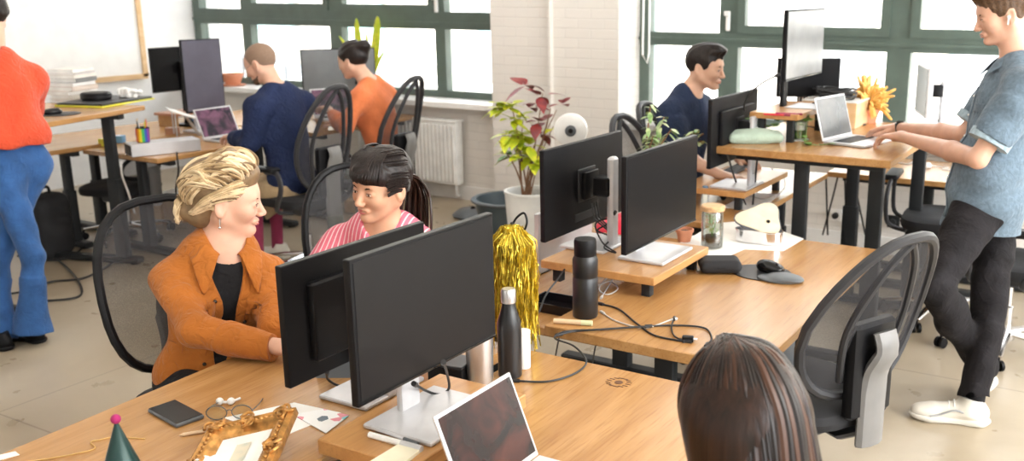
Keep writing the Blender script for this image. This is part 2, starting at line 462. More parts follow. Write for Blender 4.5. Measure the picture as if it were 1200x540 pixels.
def window(name, x0,x1,z0,z1,vb,tz,subs):
    """vb: list of (x,width) posts, tz: (zlow,zhigh) transom"""
    y=6.86; f=MB()
    f.box(((x0+x1)/2,y,z0+.03),(x1-x0,.086,.06)).box(((x0+x1)/2,y,z1-.04),(x1-x0,.086,.08))
    f.box(((x0+x1)/2,y,(tz[0]+tz[1])/2),(x1-x0,.10,tz[1]-tz[0]))
    f.box(((x0+x1)/2,y-.055,tz[0]+.05),(x1-x0,.02,.025))
    for x,wd in vb: f.box((x,y,(z0+z1)/2),(wd,.09,z1-z0))
    for a,b_,c,d in subs:   # sash rims
        for q in ((a+.03,(c+d)/2,.06,d-c),(b_-.03,(c+d)/2,.06,d-c)): f.box((q[0],y-.03,q[1]),(q[2],.07,q[3]))
        for q in (c+.03,d-.03): f.box(((a+b_)/2,y-.03,q),(b_-a-.12,.068,.06))
    fr=struct(name,f,M['green_frame'])
    g=MB().box(((x0+x1)/2,y+.01,(z0+z1)/2),(x1-x0-.05,.008,z1-z0-.05)); g.build('glass_pane',M['glass'],fr)
    return fr
w1=window('window_1',-8.62,-4.62,.86,3.5,[(-8.58,.10),(-7.86,.12),(-6.66,.15),(-5.43,.11),(-4.67,.1)],(1.45,1.60),[(-7.8,-6.73,1.6,3.5),(-6.6,-5.48,1.6,3.5)])
w2=window('window_2',-3.47,XR-.1,.80,3.5,[(-3.43,.09),(-2.73,.15),(-1.49,.16),(-.2,.15),(1.2,.15),(2.6,.15),(4.0,.1)],(1.375,1.475),[(-2.66,-1.56,1.475,3.5),(-1.42,-.27,1.475,3.5)])
for wpar,x,z in ((w1,-5.44,1.72),(w2,-2.73,1.62)):
    h=MB().box((x,6.79,z-.06),(.03,.03,.13),bev=.008).box((x,6.77,z),(.045,.03,.035),bev=.008); h.build('window_handle',M['sill'],wpar)
# roller blind chain
ch=MB().tube([(-3.40,6.76,3.5),(-3.41,6.75,1.30),(-3.37,6.75,1.24),(-3.36,6.76,1.32),(-3.36,6.76,3.5)],.008,6); tag(ch.build('blind_chain',M['sill']),'white roller blind chain hanging at the left side of the right-hand window','blind chain')

# whiteboard on the left wall
wb=empty('whiteboard',(XL+.02,4.4,.98),0,'large whiteboard with a pale wooden frame on the left wall','whiteboard')
MB().box((.012,0,.95),(.02,3.5,1.9)).build('board',M['sill'],wb)
f=MB().box((.02,1.77,.95),(.04,.05,1.95)).box((.02,-1.77,.95),(.04,.05,1.95)).box((.02,0,-.02),(.04,3.58,.05)).box((.02,0,1.92),(.04,3.58,.05)); f.build('frame',M['wood_pale'],wb)

# radiator under the left window
rd=empty('radiator',(-5.62,6.56,.0),0,'white ribbed panel radiator on the wall under the left window','radiator')
f=MB().box((0,.0,.42),(1.12,.10,.54),bev=.012).box((0,-.0,.70),(1.13,.12,.02),bev=.005); f.build('panel',M['whitep'],rd)
f=MB()
for i in range(26): f.box((-.53+i*.0424,-.056,.42),(.022,.014,.49),bev=.005)
f.build('ribs',M['whitep'],rd)
f=MB().tube([(.50,0,.15),(.50,.02,.04),(.50,.08,.03)],.012,8); f.box((.50,0,.13),(.03,.03,.05)); f.build('pipe',M['whitep'],rd)
# wall sockets on the right
for i,x in enumerate((-1.80,-1.66,-1.40)):
    so=empty('wall_socket',(x,6.645,.24),0,['leftmost of the wall sockets low on the wall behind the standing desk','middle wall socket behind the standing desk with a black plug','wall socket nearest the right, between the standing desk legs'][i],'wall socket','wall sockets under the right window')
    MB().box((0,-.01,0),(.085,.02,.085),bev=.006).build('plate',M['dsteel'] if i==2 else M['paper'],so)
    MB().lathe([(.022,0),(.022,.03),(.012,.035)],n=16,M=Matrix.Translation((0,-.02,0))@Matrix.Rotation(R(90),4,'X')).build('plug',M['cable'],so)

# ---- outside: pale building across the street ----
M['fac']=brick('pale_facade_brick',(.74,.68,.60),.3,.85)
M['facw']=plain('facade_window_glass',(.55,.57,.57),.5)
M['teal']=plain('teal_sash',(.25,.42,.42),.5)
M['stone']=plain('pale_stone',(.78,.75,.70),.7)
fb=empty('facade_building',(-6,22,-7),0,'pale sunlit brick building across the street seen through the windows','building')
MB().box((0,2,8),(70,4,20)).build('wall',M['fac'],fb)
st=MB(); 
for z in (5.9,9.55,13.2): st.box((0,-.15,z),(70,.35,.4))
st.build('cornice',M['stone'],fb)
for zz in (2.6,6.4,10.1):
    for i in range(15):
        x=-32+i*4.4+(.8 if i%2 else 0)
        q=MB().box((x,-.06,zz+1.2),(1.7,.12,2.5)); wn=q.build('window',M['facw'],fb)
        MB().box((x,-.16,zz+1.2),(1.75,.08,.14)).box((x-.85,-.14,zz+1.2),(.1,.1,2.5)).box((x+.85,-.14,zz+1.2),(.1,.1,2.5)).build('sash',M['teal'],wn)
sh=empty('shed_roof',(-12.5,14,-.8),R(-25),'low pale flat roof with a railing outside the left window','roof')
MB().box((0,0,0),(9,3,.5)).build('roof_slab',M['stone'],sh)
q=MB()
for i in range(10): q.box((-4.3+i*.95,-1.4,.7),(.06,.06,1.0))
q.box((0,-1.4,1.2),(9,.08,.08)); q.build('railing',M['gsteel'],sh)
struct('trim_3',MB().box((-6,14,-7.1),(80,20,.2)),M['floor'])
# ================= FURNITURE BUILDERS =================
def desk(name,label,x0,x1,y0,y1,z,rot=0,thick=.032,mat=None,legs='t',group=None,cols=None,edge=None,pivot=None):
    """top with two T legs (column centred in x unless cols given)"""
    cx,cy=(x0+x1)/2,(y0+y1)/2
    o=empty(name,(cx,cy,0),rot,label,'desk',group)
    wx,wy=x1-x0,y1-y0
    tp=MB()
    tp.box((0,0,z-thick/2),(wx,wy,thick),bev=.006)
    tp.build('tabletop',mat or M['wood'],o)
    for sy in (-1,1):
        ly=sy*(wy/2-.16); cs=cols or [0]
        ft=MB().box((0,ly,.03),(wx-.08,.07,.04),bev=.012)
        for q in (-1,1): ft.lathe([(.02,0),(.02,.012)],(q*(wx/2-.1),ly,0),12)
        ft.build('foot',M['dsteel'],o)
        for c in cs:
            MB().box((c,ly,(z-thick)*.27+.03),(.085,.058,(z-thick)*.54),bev=.006).box((c,ly,(z-thick)/2+.03),(.068,.045,z-thick-.09),bev=.006).build('leg_column',M['dsteel'],o)
        MB().box((0,ly,z-thick-.022),(wx-.12,.05,.04),bev=.004).build('bracket',M['dsteel'],o)
    MB().box((-.05,0,z-thick-.025),(.05,wy-.36,.04)).box((.05,0,z-thick-.025),(.05,wy-.36,.04)).build('crossbar',M['dsteel'],o)
    return o

def riser(label,x0,x1,y0,y1,z0,z1,mat=None,rot=0,thick=.03,inset=.03):
    cx,cy=(x0+x1)/2,(y0+y1)/2; wx,wy=x1-x0,y1-y0
    o=empty('monitor_riser',(cx,cy,z0),rot,label,'monitor riser')
    MB().box((0,0,z1-z0-thick/2),(wx,wy,thick),bev=.004).build('shelf_top',mat or M['wood2'],o)
    h=z1-z0-thick
    for sx in (-1,1):
        for sy in (-1,1): MB().box((sx*(wx/2-inset-.02),sy*(wy/2-inset-.02),h/2),(.035,.035,h),bev=.003).build('leg',M['dsteel'],o)
    return o

def screen_face(mb,w,h,x): pass
def monitor(label,loc,rz,w=.54,h=.323,zc=.4,stand='silver',base=(.20,.25),lift=0,portrait=False,screen='screen',back='black',tilt=0,stand_h=None,bezel=.008,chin=.014,plate=True,column='flat',cat='monitor',off=.07,housing=True,group=None):
    """screen faces local +X; origin on the surface under the stand"""
    o=empty('monitor',loc,rz,label,cat,group)
    if portrait: w,h=h,w
    T=Matrix.Translation((off,0,zc))@Matrix.Rotation(tilt,4,'Y')
    p=MB().box((0,0,0),(.022,w,h),T,bev=.004); pa=p.build('panel',M[back],o)
    if housing: MB().box((-.02,0,-h*.02),(.028,w*.72,h*.66),T,bev=.01).build('back_housing',M[back],o)
    else: MB().box((-.013,0,0),(.008,.13,.13),T,bev=.003).box((-.012,0,-h*.36),(.006,w*.30,.03),T,bev=.002).build('vesa_plate',M['charcoal'],o)
    MB().box((.0115,0,(chin-bezel)/2),(.002,w-2*bezel,h-bezel-chin),T).build('screen',M[screen],o)
    MB().box((.0125,0,-h/2+chin*.45),(.003,w*.985,chin*.45),T,bev=.001).build('chin_strip',M['blackg'],o)
    sm=M['silverp'] if stand=='silver' else M['black']
    sh=stand_h or zc+.06
    nk=MB()
    if column=='flat': nk.box((-.045,0,sh/2),(.022,.07,sh),Matrix.Translation((0,0,0)),bev=.008)
    else: nk.box((-.045,0,sh/2),(.035,.05,sh),bev=.015)
    nk.build('stand_column',sm,o)
    MB().box((-.01,0,zc),(.07,.075,.075),bev=.01).box((off-.03,0,zc),(.02,.11,.11),bev=.006).build('mount',M['black'],o)
    if base:
        bp=MB().box((.03,0,.007),(base[0],base[1],.012),bev=.005); b_=bp.build('base_plate',sm,o)
    q=MB()
    for i in range(3): q.tube([(off-.03,-.05+i*.02,zc-.08),(off-.045,-.045+i*.02,zc-.14),(-.03,-.02+i*.012,zc-.18),(-.055,0+i*.008,zc-.23)],.0035,6)
    q.build('cable_stub',M['cable'],o)
    return o

def laptop(label,loc,rz,w=.305,d=.215,ang=110,scr=None,body='silverp',lidmat=None,sc_=1):
    """opens towards local +X (user side); hinge at -X edge"""
    o=empty('laptop',loc,rz,label,'laptop')
    w*=sc_;d*=sc_
    MB().box((0,0,.008),(d,w,.013),bev=.005).build('base',M[body],o)
    k=MB()
    for r_ in range(5):
        for c in range(13): k.box((-d*.28+r_*.019*sc_,-w*.42+(c+.5)*w*.84/13,.0155),(.015*sc_,w*.84/13*.86,.002))
    k.build('keyboard',M['black'],o)
    MB().box((d*.30,0,.0152),(d*.27,w*.38,.001)).build('trackpad',M['silverp'],o)
    T=Matrix.Translation((-d/2,0,.014))@Matrix.Rotation(-R(ang-90),4,'Y')
    lid=MB().box((-.003,0,d*.49),(.006,w,d*.98),T,bev=.0028).build('lid',M[lidmat or body],o)
    MB().box((.0008,0,d*.50),(.001,w*.94,d*.88),T).build('screen',scr or M['screen'],lid)
    return o

M['mesh']=None
def meshmat():
    m=bpy.data.materials.new('chair_mesh'); m.use_nodes=True; t=m.node_tree; t.nodes.clear()
    o=node(t,'ShaderNodeOutputMaterial'); mx=node(t,'ShaderNodeMixShader'); tr=node(t,'ShaderNodeBsdfTransparent'); d=node(t,'ShaderNodeBsdfPrincipled')
    d.inputs['Base Color'].default_value=(.03,.03,.035,1); d.inputs['Roughness'].default_value=.6
    tc=node(t,'ShaderNodeTexCoord'); vo=node(t,'ShaderNodeTexVoronoi'); vo.inputs['Scale'].default_value=260; vo.feature='DISTANCE_TO_EDGE'
    mr=node(t,'ShaderNodeMapRange'); mr.inputs['From Min'].default_value=.12; mr.inputs['From Max'].default_value=.3; mr.inputs['To Min'].default_value=.58; mr.inputs['To Max'].default_value=.40
    t.links.new(tc.outputs['Object'],vo.inputs['Vector']); t.links.new(vo.outputs[0],mr.inputs['Value']); t.links.new(mr.outputs[0],mx.inputs[0])
    t.links.new(tr.outputs[0],mx.inputs[1]); t.links.new(d.outputs[0],mx.inputs[2]); t.links.new(mx.outputs[0],o.inputs[0]); return m
M['mesh']=meshmat()
M['seatfab']=plain('black_seat_fabric',(.012,.012,.014),.8,bumps=.3,bscale=250)
M['charcoal']=plain('charcoal_plastic',(.026,.026,.029),.42,spec=.4)
M['spine']=plain('grey_spine_cover',(.17,.165,.16),.45)

def office_chair(label,loc,rz,group=None,style='loop',arms=True,back_h=.62,back_w=.46,seat_z=.46,back=True,base='chrome',spine='spine',lean=10):
    """sitter faces local +X. style loop: arch frame with fork and mesh; style mesh: single oval frame"""
    o=empty('office_chair',loc,rz,label,'office chair',group)
    # seat cushion
    s=MB(); 
    pts=[]
    for a in range(0,360,15):
        c,sn=math.cos(R(a)),math.sin(R(a)); pts.append((.25*math.copysign(abs(c)**.6,c),.24*math.copysign(abs(sn)**.6,sn)))
    rings=[(.80,-.035),(.97,-.025),(1.0,0),(.97,.025),(.85,.04),(.5,.036),(.02,.03)]
    V=[(x*k+.02,y*k,seat_z+z) for k,z in rings for x,y in pts]; n=len(pts); F=[tuple(range(n-1,-1,-1))]
    for k in range(len(rings)-1):
        for i in range(n): j=(i+1)%n; F.append((k*n+i,k*n+j,(k+1)*n+j,(k+1)*n+i))
    s.add(V,F); s.build('seat',M['seatfab'],o)
    MB().box((0,0,seat_z-.065),(.24,.2,.06),bev=.02).tube([(.03,-.1,seat_z-.07),(.05,-.27,seat_z-.075)],.008,8).build('tilt_mechanism',M['charcoal'],o)
    MB().lathe([(.026,.10),(.026,.24),(.016,.245),(.016,seat_z-.08)],n=16).build('gas_column',M[base if base=='chrome' else 'black'],o)
    bs=MB(); cs=[]
    bs.lathe([(.045,.07),(.05,.10),(.035,.12)],n=16)
    for k in range(5):
        a=R(72*k+20); dx,dy=math.cos(a),math.sin(a)
        bs.tube([(dx*.03,dy*.03,.105),(dx*.18,dy*.18,.095),(dx*.31,dy*.31,.075)],[.028,.022,.016],8,flat=.6)
        cs.append((dx*.31,dy*.31,a))
    bs.build('star_base',M[base],o)
    for x,y,a in cs:
        c=MB(); Mx=Matrix.Translation((x,y,.028))@Matrix.Rotation(a+.7,4,'Z')@Matrix.Rotation(R(90),4,'X')
        for q in (-.016,.016): c.lathe([(.012,q-.009),(.027,q-.007),(.027,q+.007),(.012,q+.009)],n=16,M=Mx)
        c.lathe([(.008,.03),(.008,.07)],(x,y,0),10); c.build('caster',M['black'],o)
    if arms:
        for sy in (-1,1):
            ar=MB(); ar.tube(spline([(-.10,sy*.20,seat_z-.05),(-.08,sy*.30,seat_z-.02),(-.14,sy*.31,seat_z+.12),(-.10,sy*.30,seat_z+.215),(.0,sy*.30,seat_z+.22)],5),.018,8,flat=.7)
            ar.tube(spline([(.16,sy*.24,seat_z-.04),(.16,sy*.30,seat_z),(.15,sy*.31,seat_z+.12),(.10,sy*.30,seat_z+.2)],4),.012,8)
            A=ar.build('armrest',M['charcoal'],o)
            MB().box((.03,sy*.30,seat_z+.235),(.26,.075,.03),bev=.014).build('arm_pad',M['black'],A)
    if back:
        bk=lambda y,z: (-.20-math.sin(R(lean))*z-.05*(z/back_h)**2+.10*(y/(back_w/2))**2*(0.6), y, seat_z+.08+z)
        H,W=back_h,back_w/2
        def outline(k=1.0):
            p=[]
            for a in range(0,360,12):
                c,sn=math.cos(R(a)),math.sin(R(a))
                z=H/2+H/2*k*math.copysign(abs(sn)**.85,sn)
                prof = 1.0 if style=='mesh' else (1.0-.45*max(0,(z/H-.45))**1.1*1.4)
                p.append((W*k*math.copysign(abs(c)**.7,c)*prof,z))
            return p
        ol=outline()
        fr=MB().tube([bk(y,z) for y,z in ol],.017 if style=='loop' else .015,8,closed=True)
        if style=='loop':
            fr.tube(spline([bk(-.10,.06),bk(-.13,H*.45),bk(-.07,H*.8),bk(0,H*.97)],5),.013,8)
            fr.tube(spline([bk(.10,.06),bk(.13,H*.45),bk(.07,H*.8),bk(0,H*.97)],5),.013,8)
        fr.build('back_frame',M['charcoal'] if style=='loop' else M['black'],o)
        # mesh sheet
        V=[];F=[];K=[.02,.35,.65,.85,.985]
        for k in K:
            for y,z in outline(k): V.append(bk(y,z))
        n=len(ol)
        for k in range(len(K)-1):
            for i in range(n): j=(i+1)%n; F.append((k*n+i,k*n+j,(k+1)*n+j,(k+1)*n+i))
        F.append(tuple(range(n)))
        MB().add(V,F).build('back_mesh',M['mesh'],o)
        sp=MB(); x0,_,z0=bk(0,.02); x1,_,z1=bk(0,H*.42)
        sp.tube([(-.02,0,seat_z-.08),(-.16,0,seat_z-.085),(x0-.05,0,seat_z-.03)],[.04,.045,.045],10,flat=.45)
        sp.build('spine_bracket',M['charcoal'],o)
        sp=MB(); sp.tube(spline([(x0-.055,0,seat_z-.08),(x0-.06,0,z0+.05),(x1-.045,0,z1-.06),(x1-.03,0,z1)],5),[.062]*5+[.058]*5+[.05]*6,10,flat=.42,up=(1,0,0))
        sp.build('spine_cover',M[spine],o)
        if style=='loop':
            lp=MB().box((x0-.035,0,(z0+z1)/2-.03),(.05,.20,.32),bev=.02); lp.build('lumbar_block',M['black'],o)
    return o

def cable(label,pts,r=.0032,mat='cable',name='cable',cat='cable',ends=True,group=None):
    mb=MB().tube(spline(pts,7),r,6)
    if ends:
        for a,b in ((pts[0],pts[1]),(pts[-1],pts[-2])):
            a=Vector(a);d=(Vector(b)-a).normalized(); mb.tube([a-d*.012,a+d*.012],r*2.0,8)
    return tag(mb.build(name,M[mat]),label,cat,group)
# ================= DESKS =================
DZ=.72
desk('desk','oak desk at the lower left where the woman in the orange jacket sits',-2.29,-1.592,.52,2.33,DZ,R(2.0))
desk('desk','oak desk in the foreground in front of the long-haired woman',-1.548,-.82,.52,2.33,DZ)
desk('desk','oak desk in the middle with the mouse pad and lunch box',-1.63,-.89,2.53,4.03,.725,thick=.038)
desk('desk','lower brown desk under the gold tinsel and black tray',-2.40,-1.66,2.66,4.0,.66)
desk('standing_desk','raised standing desk where the man in the denim shirt types',-1.79,-.945,4.33,5.62,1.055,thick=.036,cols=[-.03,.33])
desk('desk','seated-height desk of the man in the navy t-shirt',-2.08,-1.60,4.13,5.66,DZ)
desk('desk','seated-height wooden desk behind the standing desk with a white charger on it',-1.62,-.62,5.71,6.42,DZ)
desk('desk','white-topped high table standing before the right window',-1.25,-.1,6.02,6.40,.97,mat=M['sill'],thick=.03)
M['screen_refl_violet']=plain('painted_violet_reflection',(.085,.08,.11),.3,spec=.5)  # greyish-violet reflection painted into the screen's base colour
M['screen_refl_grey']=plain('painted_grey_reflection',(.12,.13,.135),.3,spec=.5)  # grey reflection put into the base colour of a dark screen
desk('standing_desk','raised standing desk at the left with books and a yellow tray',-6.32,-5.52,2.62,4.0,1.05,R(17),cols=[.23])
desk('desk','low wooden desk half hidden under the left standing desk',-7.15,-6.35,3.0,4.15,.74,cols=[.2])
desk('desk','desk with the rainbow mug and silver box at its corner',-6.35,-5.56,4.0,5.33,DZ)
desk('desk','desk at the left window with the galaxy-screen laptop',-6.35,-5.52,5.36,6.62,DZ)
desk('desk','far left desk carrying the black monitor seen from behind',-7.2,-6.38,4.2,6.2,DZ)

M['screen_refl_pale']=plain('painted_pale_reflection',(.20,.20,.205),.25,.2)  # pale grey paints the window reflection on a switched-off screen
# ================= RISERS =================
riser('wooden monitor riser in the foreground under the large grey screen',-1.60,-1.315,1.49,1.95,DZ,.77,thick=.038)
riser('wooden monitor riser on the middle desk holding two monitors',-1.90,-1.425,2.93,3.42,.725,.81)
riser('high wooden shelf on the standing desk holding the monitor with the painted reflection',-1.71,-1.46,4.58,5.15,1.055,1.20)
riser('wooden monitor riser on the desk of the man in navy',-2.02,-1.66,4.42,5.08,DZ,.82)

# ================= MONITORS =================
monitor('large foreground monitor with dark grey blank screen and silver stand',(-1.47,1.72,.77),0,.523,.340,.298,off=.03,base=(.21,.27),screen='screen_soft')
monitor('foreground monitor seen from behind, in front of the pink-shirted woman',(-1.735,1.86,DZ),PI,.545,.32,.26,off=.06,base=(.17,.24),column='flat')
monitor('middle monitor seen from behind with thick silver stand column',(-1.80,3.23,.81),PI,.61,.345,.243,off=.085,base=(.2,.24),column='round',stand_h=.36,housing=False)
monitor('middle monitor with black screen on a thin silver base on the riser',(-1.585,3.21,.81),0,.61,.352,.25,off=.05,base=(.19,.27))
monitor('black monitor on the riser of the man in the navy t-shirt, seen from behind',(-1.73,4.57,.82),PI,.62,.335,.300,off=.06,base=(.2,.25))
monitor('monitor with a pale reflection painted on its screen, on the high shelf of the standing desk',(-1.60,4.90,1.195),0,.61,.345,.33,stand='black',off=.05,housing=False,screen='screen_refl_pale',base=None,stand_h=.44)
monitor('black monitor seen from behind beyond the left books',(-6.75,5.22,DZ),0,.56,.35,.45,stand='black',off=-.07)
monitor('tall portrait monitor left of the man in the navy sweater',(-6.38,5.02,DZ),R(-4),.55,.34,.43,portrait=True,screen='screen_refl_violet')
monitor('wide monitor behind the man in the navy sweater at the window',(-6.05,6.18,DZ),R(-35),.62,.37,.40,screen='screen_refl_grey')
monitor('pale monitor back seen behind the orange cactus at the right window',(-1.12,6.2,.97),R(200),.42,.30,.22,back='silverp')
monitor('small dark tilted monitor behind the pile of cables on the standing desk',(-1.72,5.50,1.055),R(-60),.36,.22,.25)
# ================= PEOPLE =================
def skinmat(name,col):
    m,t,b=nt(name); setp(b,None,.5,0,.4); b.inputs['Subsurface Weight'].default_value=.12; b.inputs['Subsurface Radius'].default_value=(.02,.008,.004); b.inputs['Subsurface Scale'].default_value=.6
    noise_mix(t,b,tuple(c*.93 for c in col),tuple(min(1,c*1.06) for c in col),16)
    return m
M['skin_fair']=skinmat('skin_fair',(.66,.38,.27)); M['skin_tan']=skinmat('skin_tan',(.60,.33,.21)); M['skin_mid']=skinmat('skin_mid',(.66,.39,.27))
M['lips']=plain('lips',(.50,.13,.12),.4); M['lips_soft']=plain('lips_soft',(.55,.24,.2),.45)
M['eyewhite']=plain('eye_white',(.75,.72,.68),.25); M['iris']=plain('iris_dark',(.03,.018,.01),.2)
def hairmat(name,c1,c2,sc_=(60,60,8),rough=.38,scale=3):
    m,t,b=nt(name); setp(b,None,rough,0,.32)
    tc,mp,nz,cr=noise_mix(t,b,c1,c2,scale,sc_,6,.32,.68,dist=.4)
    bump(t,b,nz.outputs['Fac'],.5,.004); return m
M['blond_l']=plain('blond_lock_light',(.68,.53,.33),.45,var=.12,scale=40)
M['blond_m']=plain('blond_lock_mid',(.44,.31,.165),.45,var=.15,scale=40)
M['blond_d']=plain('blond_lock_dark',(.19,.12,.06),.5,var=.2,scale=40)
M['blond']=hairmat('blond_hair',(.30,.19,.085),(.80,.63,.38),(30,30,30),.45)
M['blondroot']=hairmat('blond_hair_roots',(.20,.12,.05),(.42,.29,.14),(30,30,30),.5)
M['darkhair']=hairmat('near_black_hair',(.006,.004,.0035),(.020,.012,.010),(40,40,8),.45)
M['brownhair']=hairmat('long_brown_hair',(.007,.0035,.0025),(.034,.0135,.0075),(26,26,1.5),.33)
M['brown_d']=plain('brown_strand_dark',(.008,.004,.003),.4,spec=.3)
M['brown_l']=plain('brown_strand_light',(.055,.022,.011),.42,spec=.3)
M['shorthair']=hairmat('short_brown_hair',(.045,.024,.013),(.13,.07,.035),(60,60,60),.55)
M['buzz']=hairmat('cropped_hair',(.20,.125,.085),(.30,.2,.14),(90,90,90),.7)
def fabric(name,col,var=.10,scale=9,rough=.85,bs=420,b_=.25,fold=.5):
    m,t,b=nt(name); setp(b,None,rough,0,.25); b.inputs['Sheen Weight'].default_value=.12 if max(col)>.15 else 0.0
    c1=tuple(c*(1-var) for c in col); c2=tuple(min(1,c*(1+var)) for c in col)
    tc,mp,nz,cr=noise_mix(t,b,c1,c2,scale,(1,1,1),5)
    n2=node(t,'ShaderNodeTexNoise'); n2.inputs['Scale'].default_value=22; n2.inputs['Detail'].default_value=2; n2.inputs['Distortion'].default_value=1.6
    t.links.new(tc.outputs['Object'],n2.inputs['Vector']); bp=bump(t,b,n2.outputs['Fac'],fold,.012)
    n3=node(t,'ShaderNodeTexNoise'); n3.inputs['Scale'].default_value=bs; t.links.new(tc.outputs['Object'],n3.inputs['Vector'])
    b2=node(t,'ShaderNodeBump'); b2.inputs['Strength'].default_value=b_; b2.inputs['Distance'].default_value=.001
    t.links.new(n3.outputs['Fac'],b2.inputs['Height']); t.links.new(bp.outputs[0],b2.inputs['Normal']); t.links.new(b2.outputs[0],b.inputs['Normal'])
    return m
M['rust']=fabric('rust_orange_twill',(.43,.135,.020),fold=1.0)
M['rustdk']=fabric('rust_stitching',(.36,.10,.015))
M['btee']=fabric('black_tee',(.012,.012,.014))
M['navyk']=fabric('navy_knit',(.013,.022,.065),.15,fold=.9)
M['navyt']=fabric('navy_tshirt',(.020,.032,.072),.15)
M['orangek']=fabric('orange_knit',(.68,.19,.07))
M['redk']=fabric('red_orange_knit',(.62,.075,.03),.08,fold=.9)
M['denim']=fabric('denim_shirt',(.125,.175,.225),.14,60,bs=600,b_=.5)
M['denimlt']=fabric('denim_pale_lining',(.33,.43,.50),.2,40)
M['jeans']=fabric('blue_jeans',(.030,.095,.26),.22,9,bs=600,b_=.5)
M['blackp']=fabric('black_trousers',(.011,.0095,.011),.25,12)
M['khaki']=fabric('khaki_trousers',(.46,.33,.19))
M['greyp']=fabric('grey_green_trousers',(.25,.26,.22))
M['maroon']=fabric('maroon_socks',(.26,.03,.075))
M['shoe']=plain('off_white_sneaker',(.74,.70,.62),.6,bumps=.3,bscale=80)
M['shoeg']=plain('sneaker_grey_trim',(.32,.33,.34),.5)
M['sole']=plain('sneaker_sole',(.72,.69,.62),.6)
# pink shirt with white pinstripes
m,t,b=nt('pink_striped_cotton'); setp(b,None,.8,0,.25)
tc=node(t,'ShaderNodeTexCoord'); mp=node(t,'ShaderNodeMapping'); mp.inputs['Rotation'].default_value=(R(8),R(-10),R(-20))
wv=node(t,'ShaderNodeTexWave'); wv.inputs['Scale'].default_value=17; wv.inputs['Distortion'].default_value=.9; wv.inputs['Detail'].default_value=1; wv.inputs['Detail Scale'].default_value=.6
cr=node(t,'ShaderNodeValToRGB'); e=cr.color_ramp.elements; e[0].position=.80; e[0].color=(.72,.17,.24,1); e[1].position=.93; e[1].color=(.88,.68,.70,1)
t.links.new(tc.outputs['Object'],mp.inputs[0]); t.links.new(mp.outputs[0],wv.inputs['Vector']); t.links.new(wv.outputs['Fac'],cr.inputs[0]); t.links.new(cr.outputs[0],b.inputs['Base Color'])
n2=node(t,'ShaderNodeTexNoise'); n2.inputs['Scale'].default_value=14; n2.inputs['Distortion'].default_value=1.5; t.links.new(tc.outputs['Object'],n2.inputs['Vector']); bump(t,b,n2.outputs['Fac'],.5,.012)
M['pinkshirt']=m

A3=lambda v: np.array(v,float)
def head_prims(s,c,Rm,z=1.0,fem=False,jaw=1.0):
    s.frame(c,Rm)
    q=lambda *v: tuple(z*x for x in v)
    s.ell(q(-.018,0,.034),q(.100,.076,.086),.02)
    s.ell(q(.040,0,.020),q(.052,.060,.062),.03)
    s.ell(q(.032,0,-.038),q(.054,.056*jaw,.066),.03)
    for y in (1,-1):
        s.cone(q(-.012,y*.056*jaw,-.046),q(.060,y*.014,-.094),z*.015,z*.013,.03)
        s.cone(q(-.012,y*.060,-.0),q(-.014,y*.056*jaw,-.046),z*.014,z*.014,.03)
        s.ell(q(.058,y*.036,-.026),q(.026,.024,.024),.025)
    s.ell(q(.076,0,-.094),q(.016,.018,.014),.02)
    s.cone(q(.074,-.028,.022),q(.074,.028,.022),z*.013,z*.013,.02)
    for y in (1,-1): s.ell(q(.097,y*.032,.003),q(.015,.019,.012),.016,'-')
    s.cone(q(.088,0,.008),q(.108,0,-.030),z*.0075,z*.0105,.012)
    s.ell(q(.108,0,-.033),q(.0115,.010,.0095),.006)
    for y in (1,-1): s.ell(q(.100,y*.011,-.037),q(.010,.0065,.007),.006)
    s.cone(q(.088,-.018,-.062),q(.088,.018,-.062),z*.006,z*.006,.014)
    s.ell(q(.092,0,-.058),q(.008,.018,.005),.006); s.ell(q(.091,0,-.0685),q(.008,.015,.0055),.006)
    s.ell(q(.094,0,-.0632),q(.010,.022,.0014),.003,'-')
    for y in (1,-1):
        s.ell(q(.078,y*.031,.001),q(.0135,.0165,.0125),.006)   # lids
        # ears
        T=rotm(y*R(-18),0,y*R(6))
        s.ell(q(-.014,y*.080,-.008),q(.018,.007,.031),.008,'+',T)
        s.ell(q(-.008,y*.087,-.006),q(.010,.006,.018),.005,'-',T)
        s.ell(q(-.012,y*.077,-.034),q(.009,.006,.009),.006)
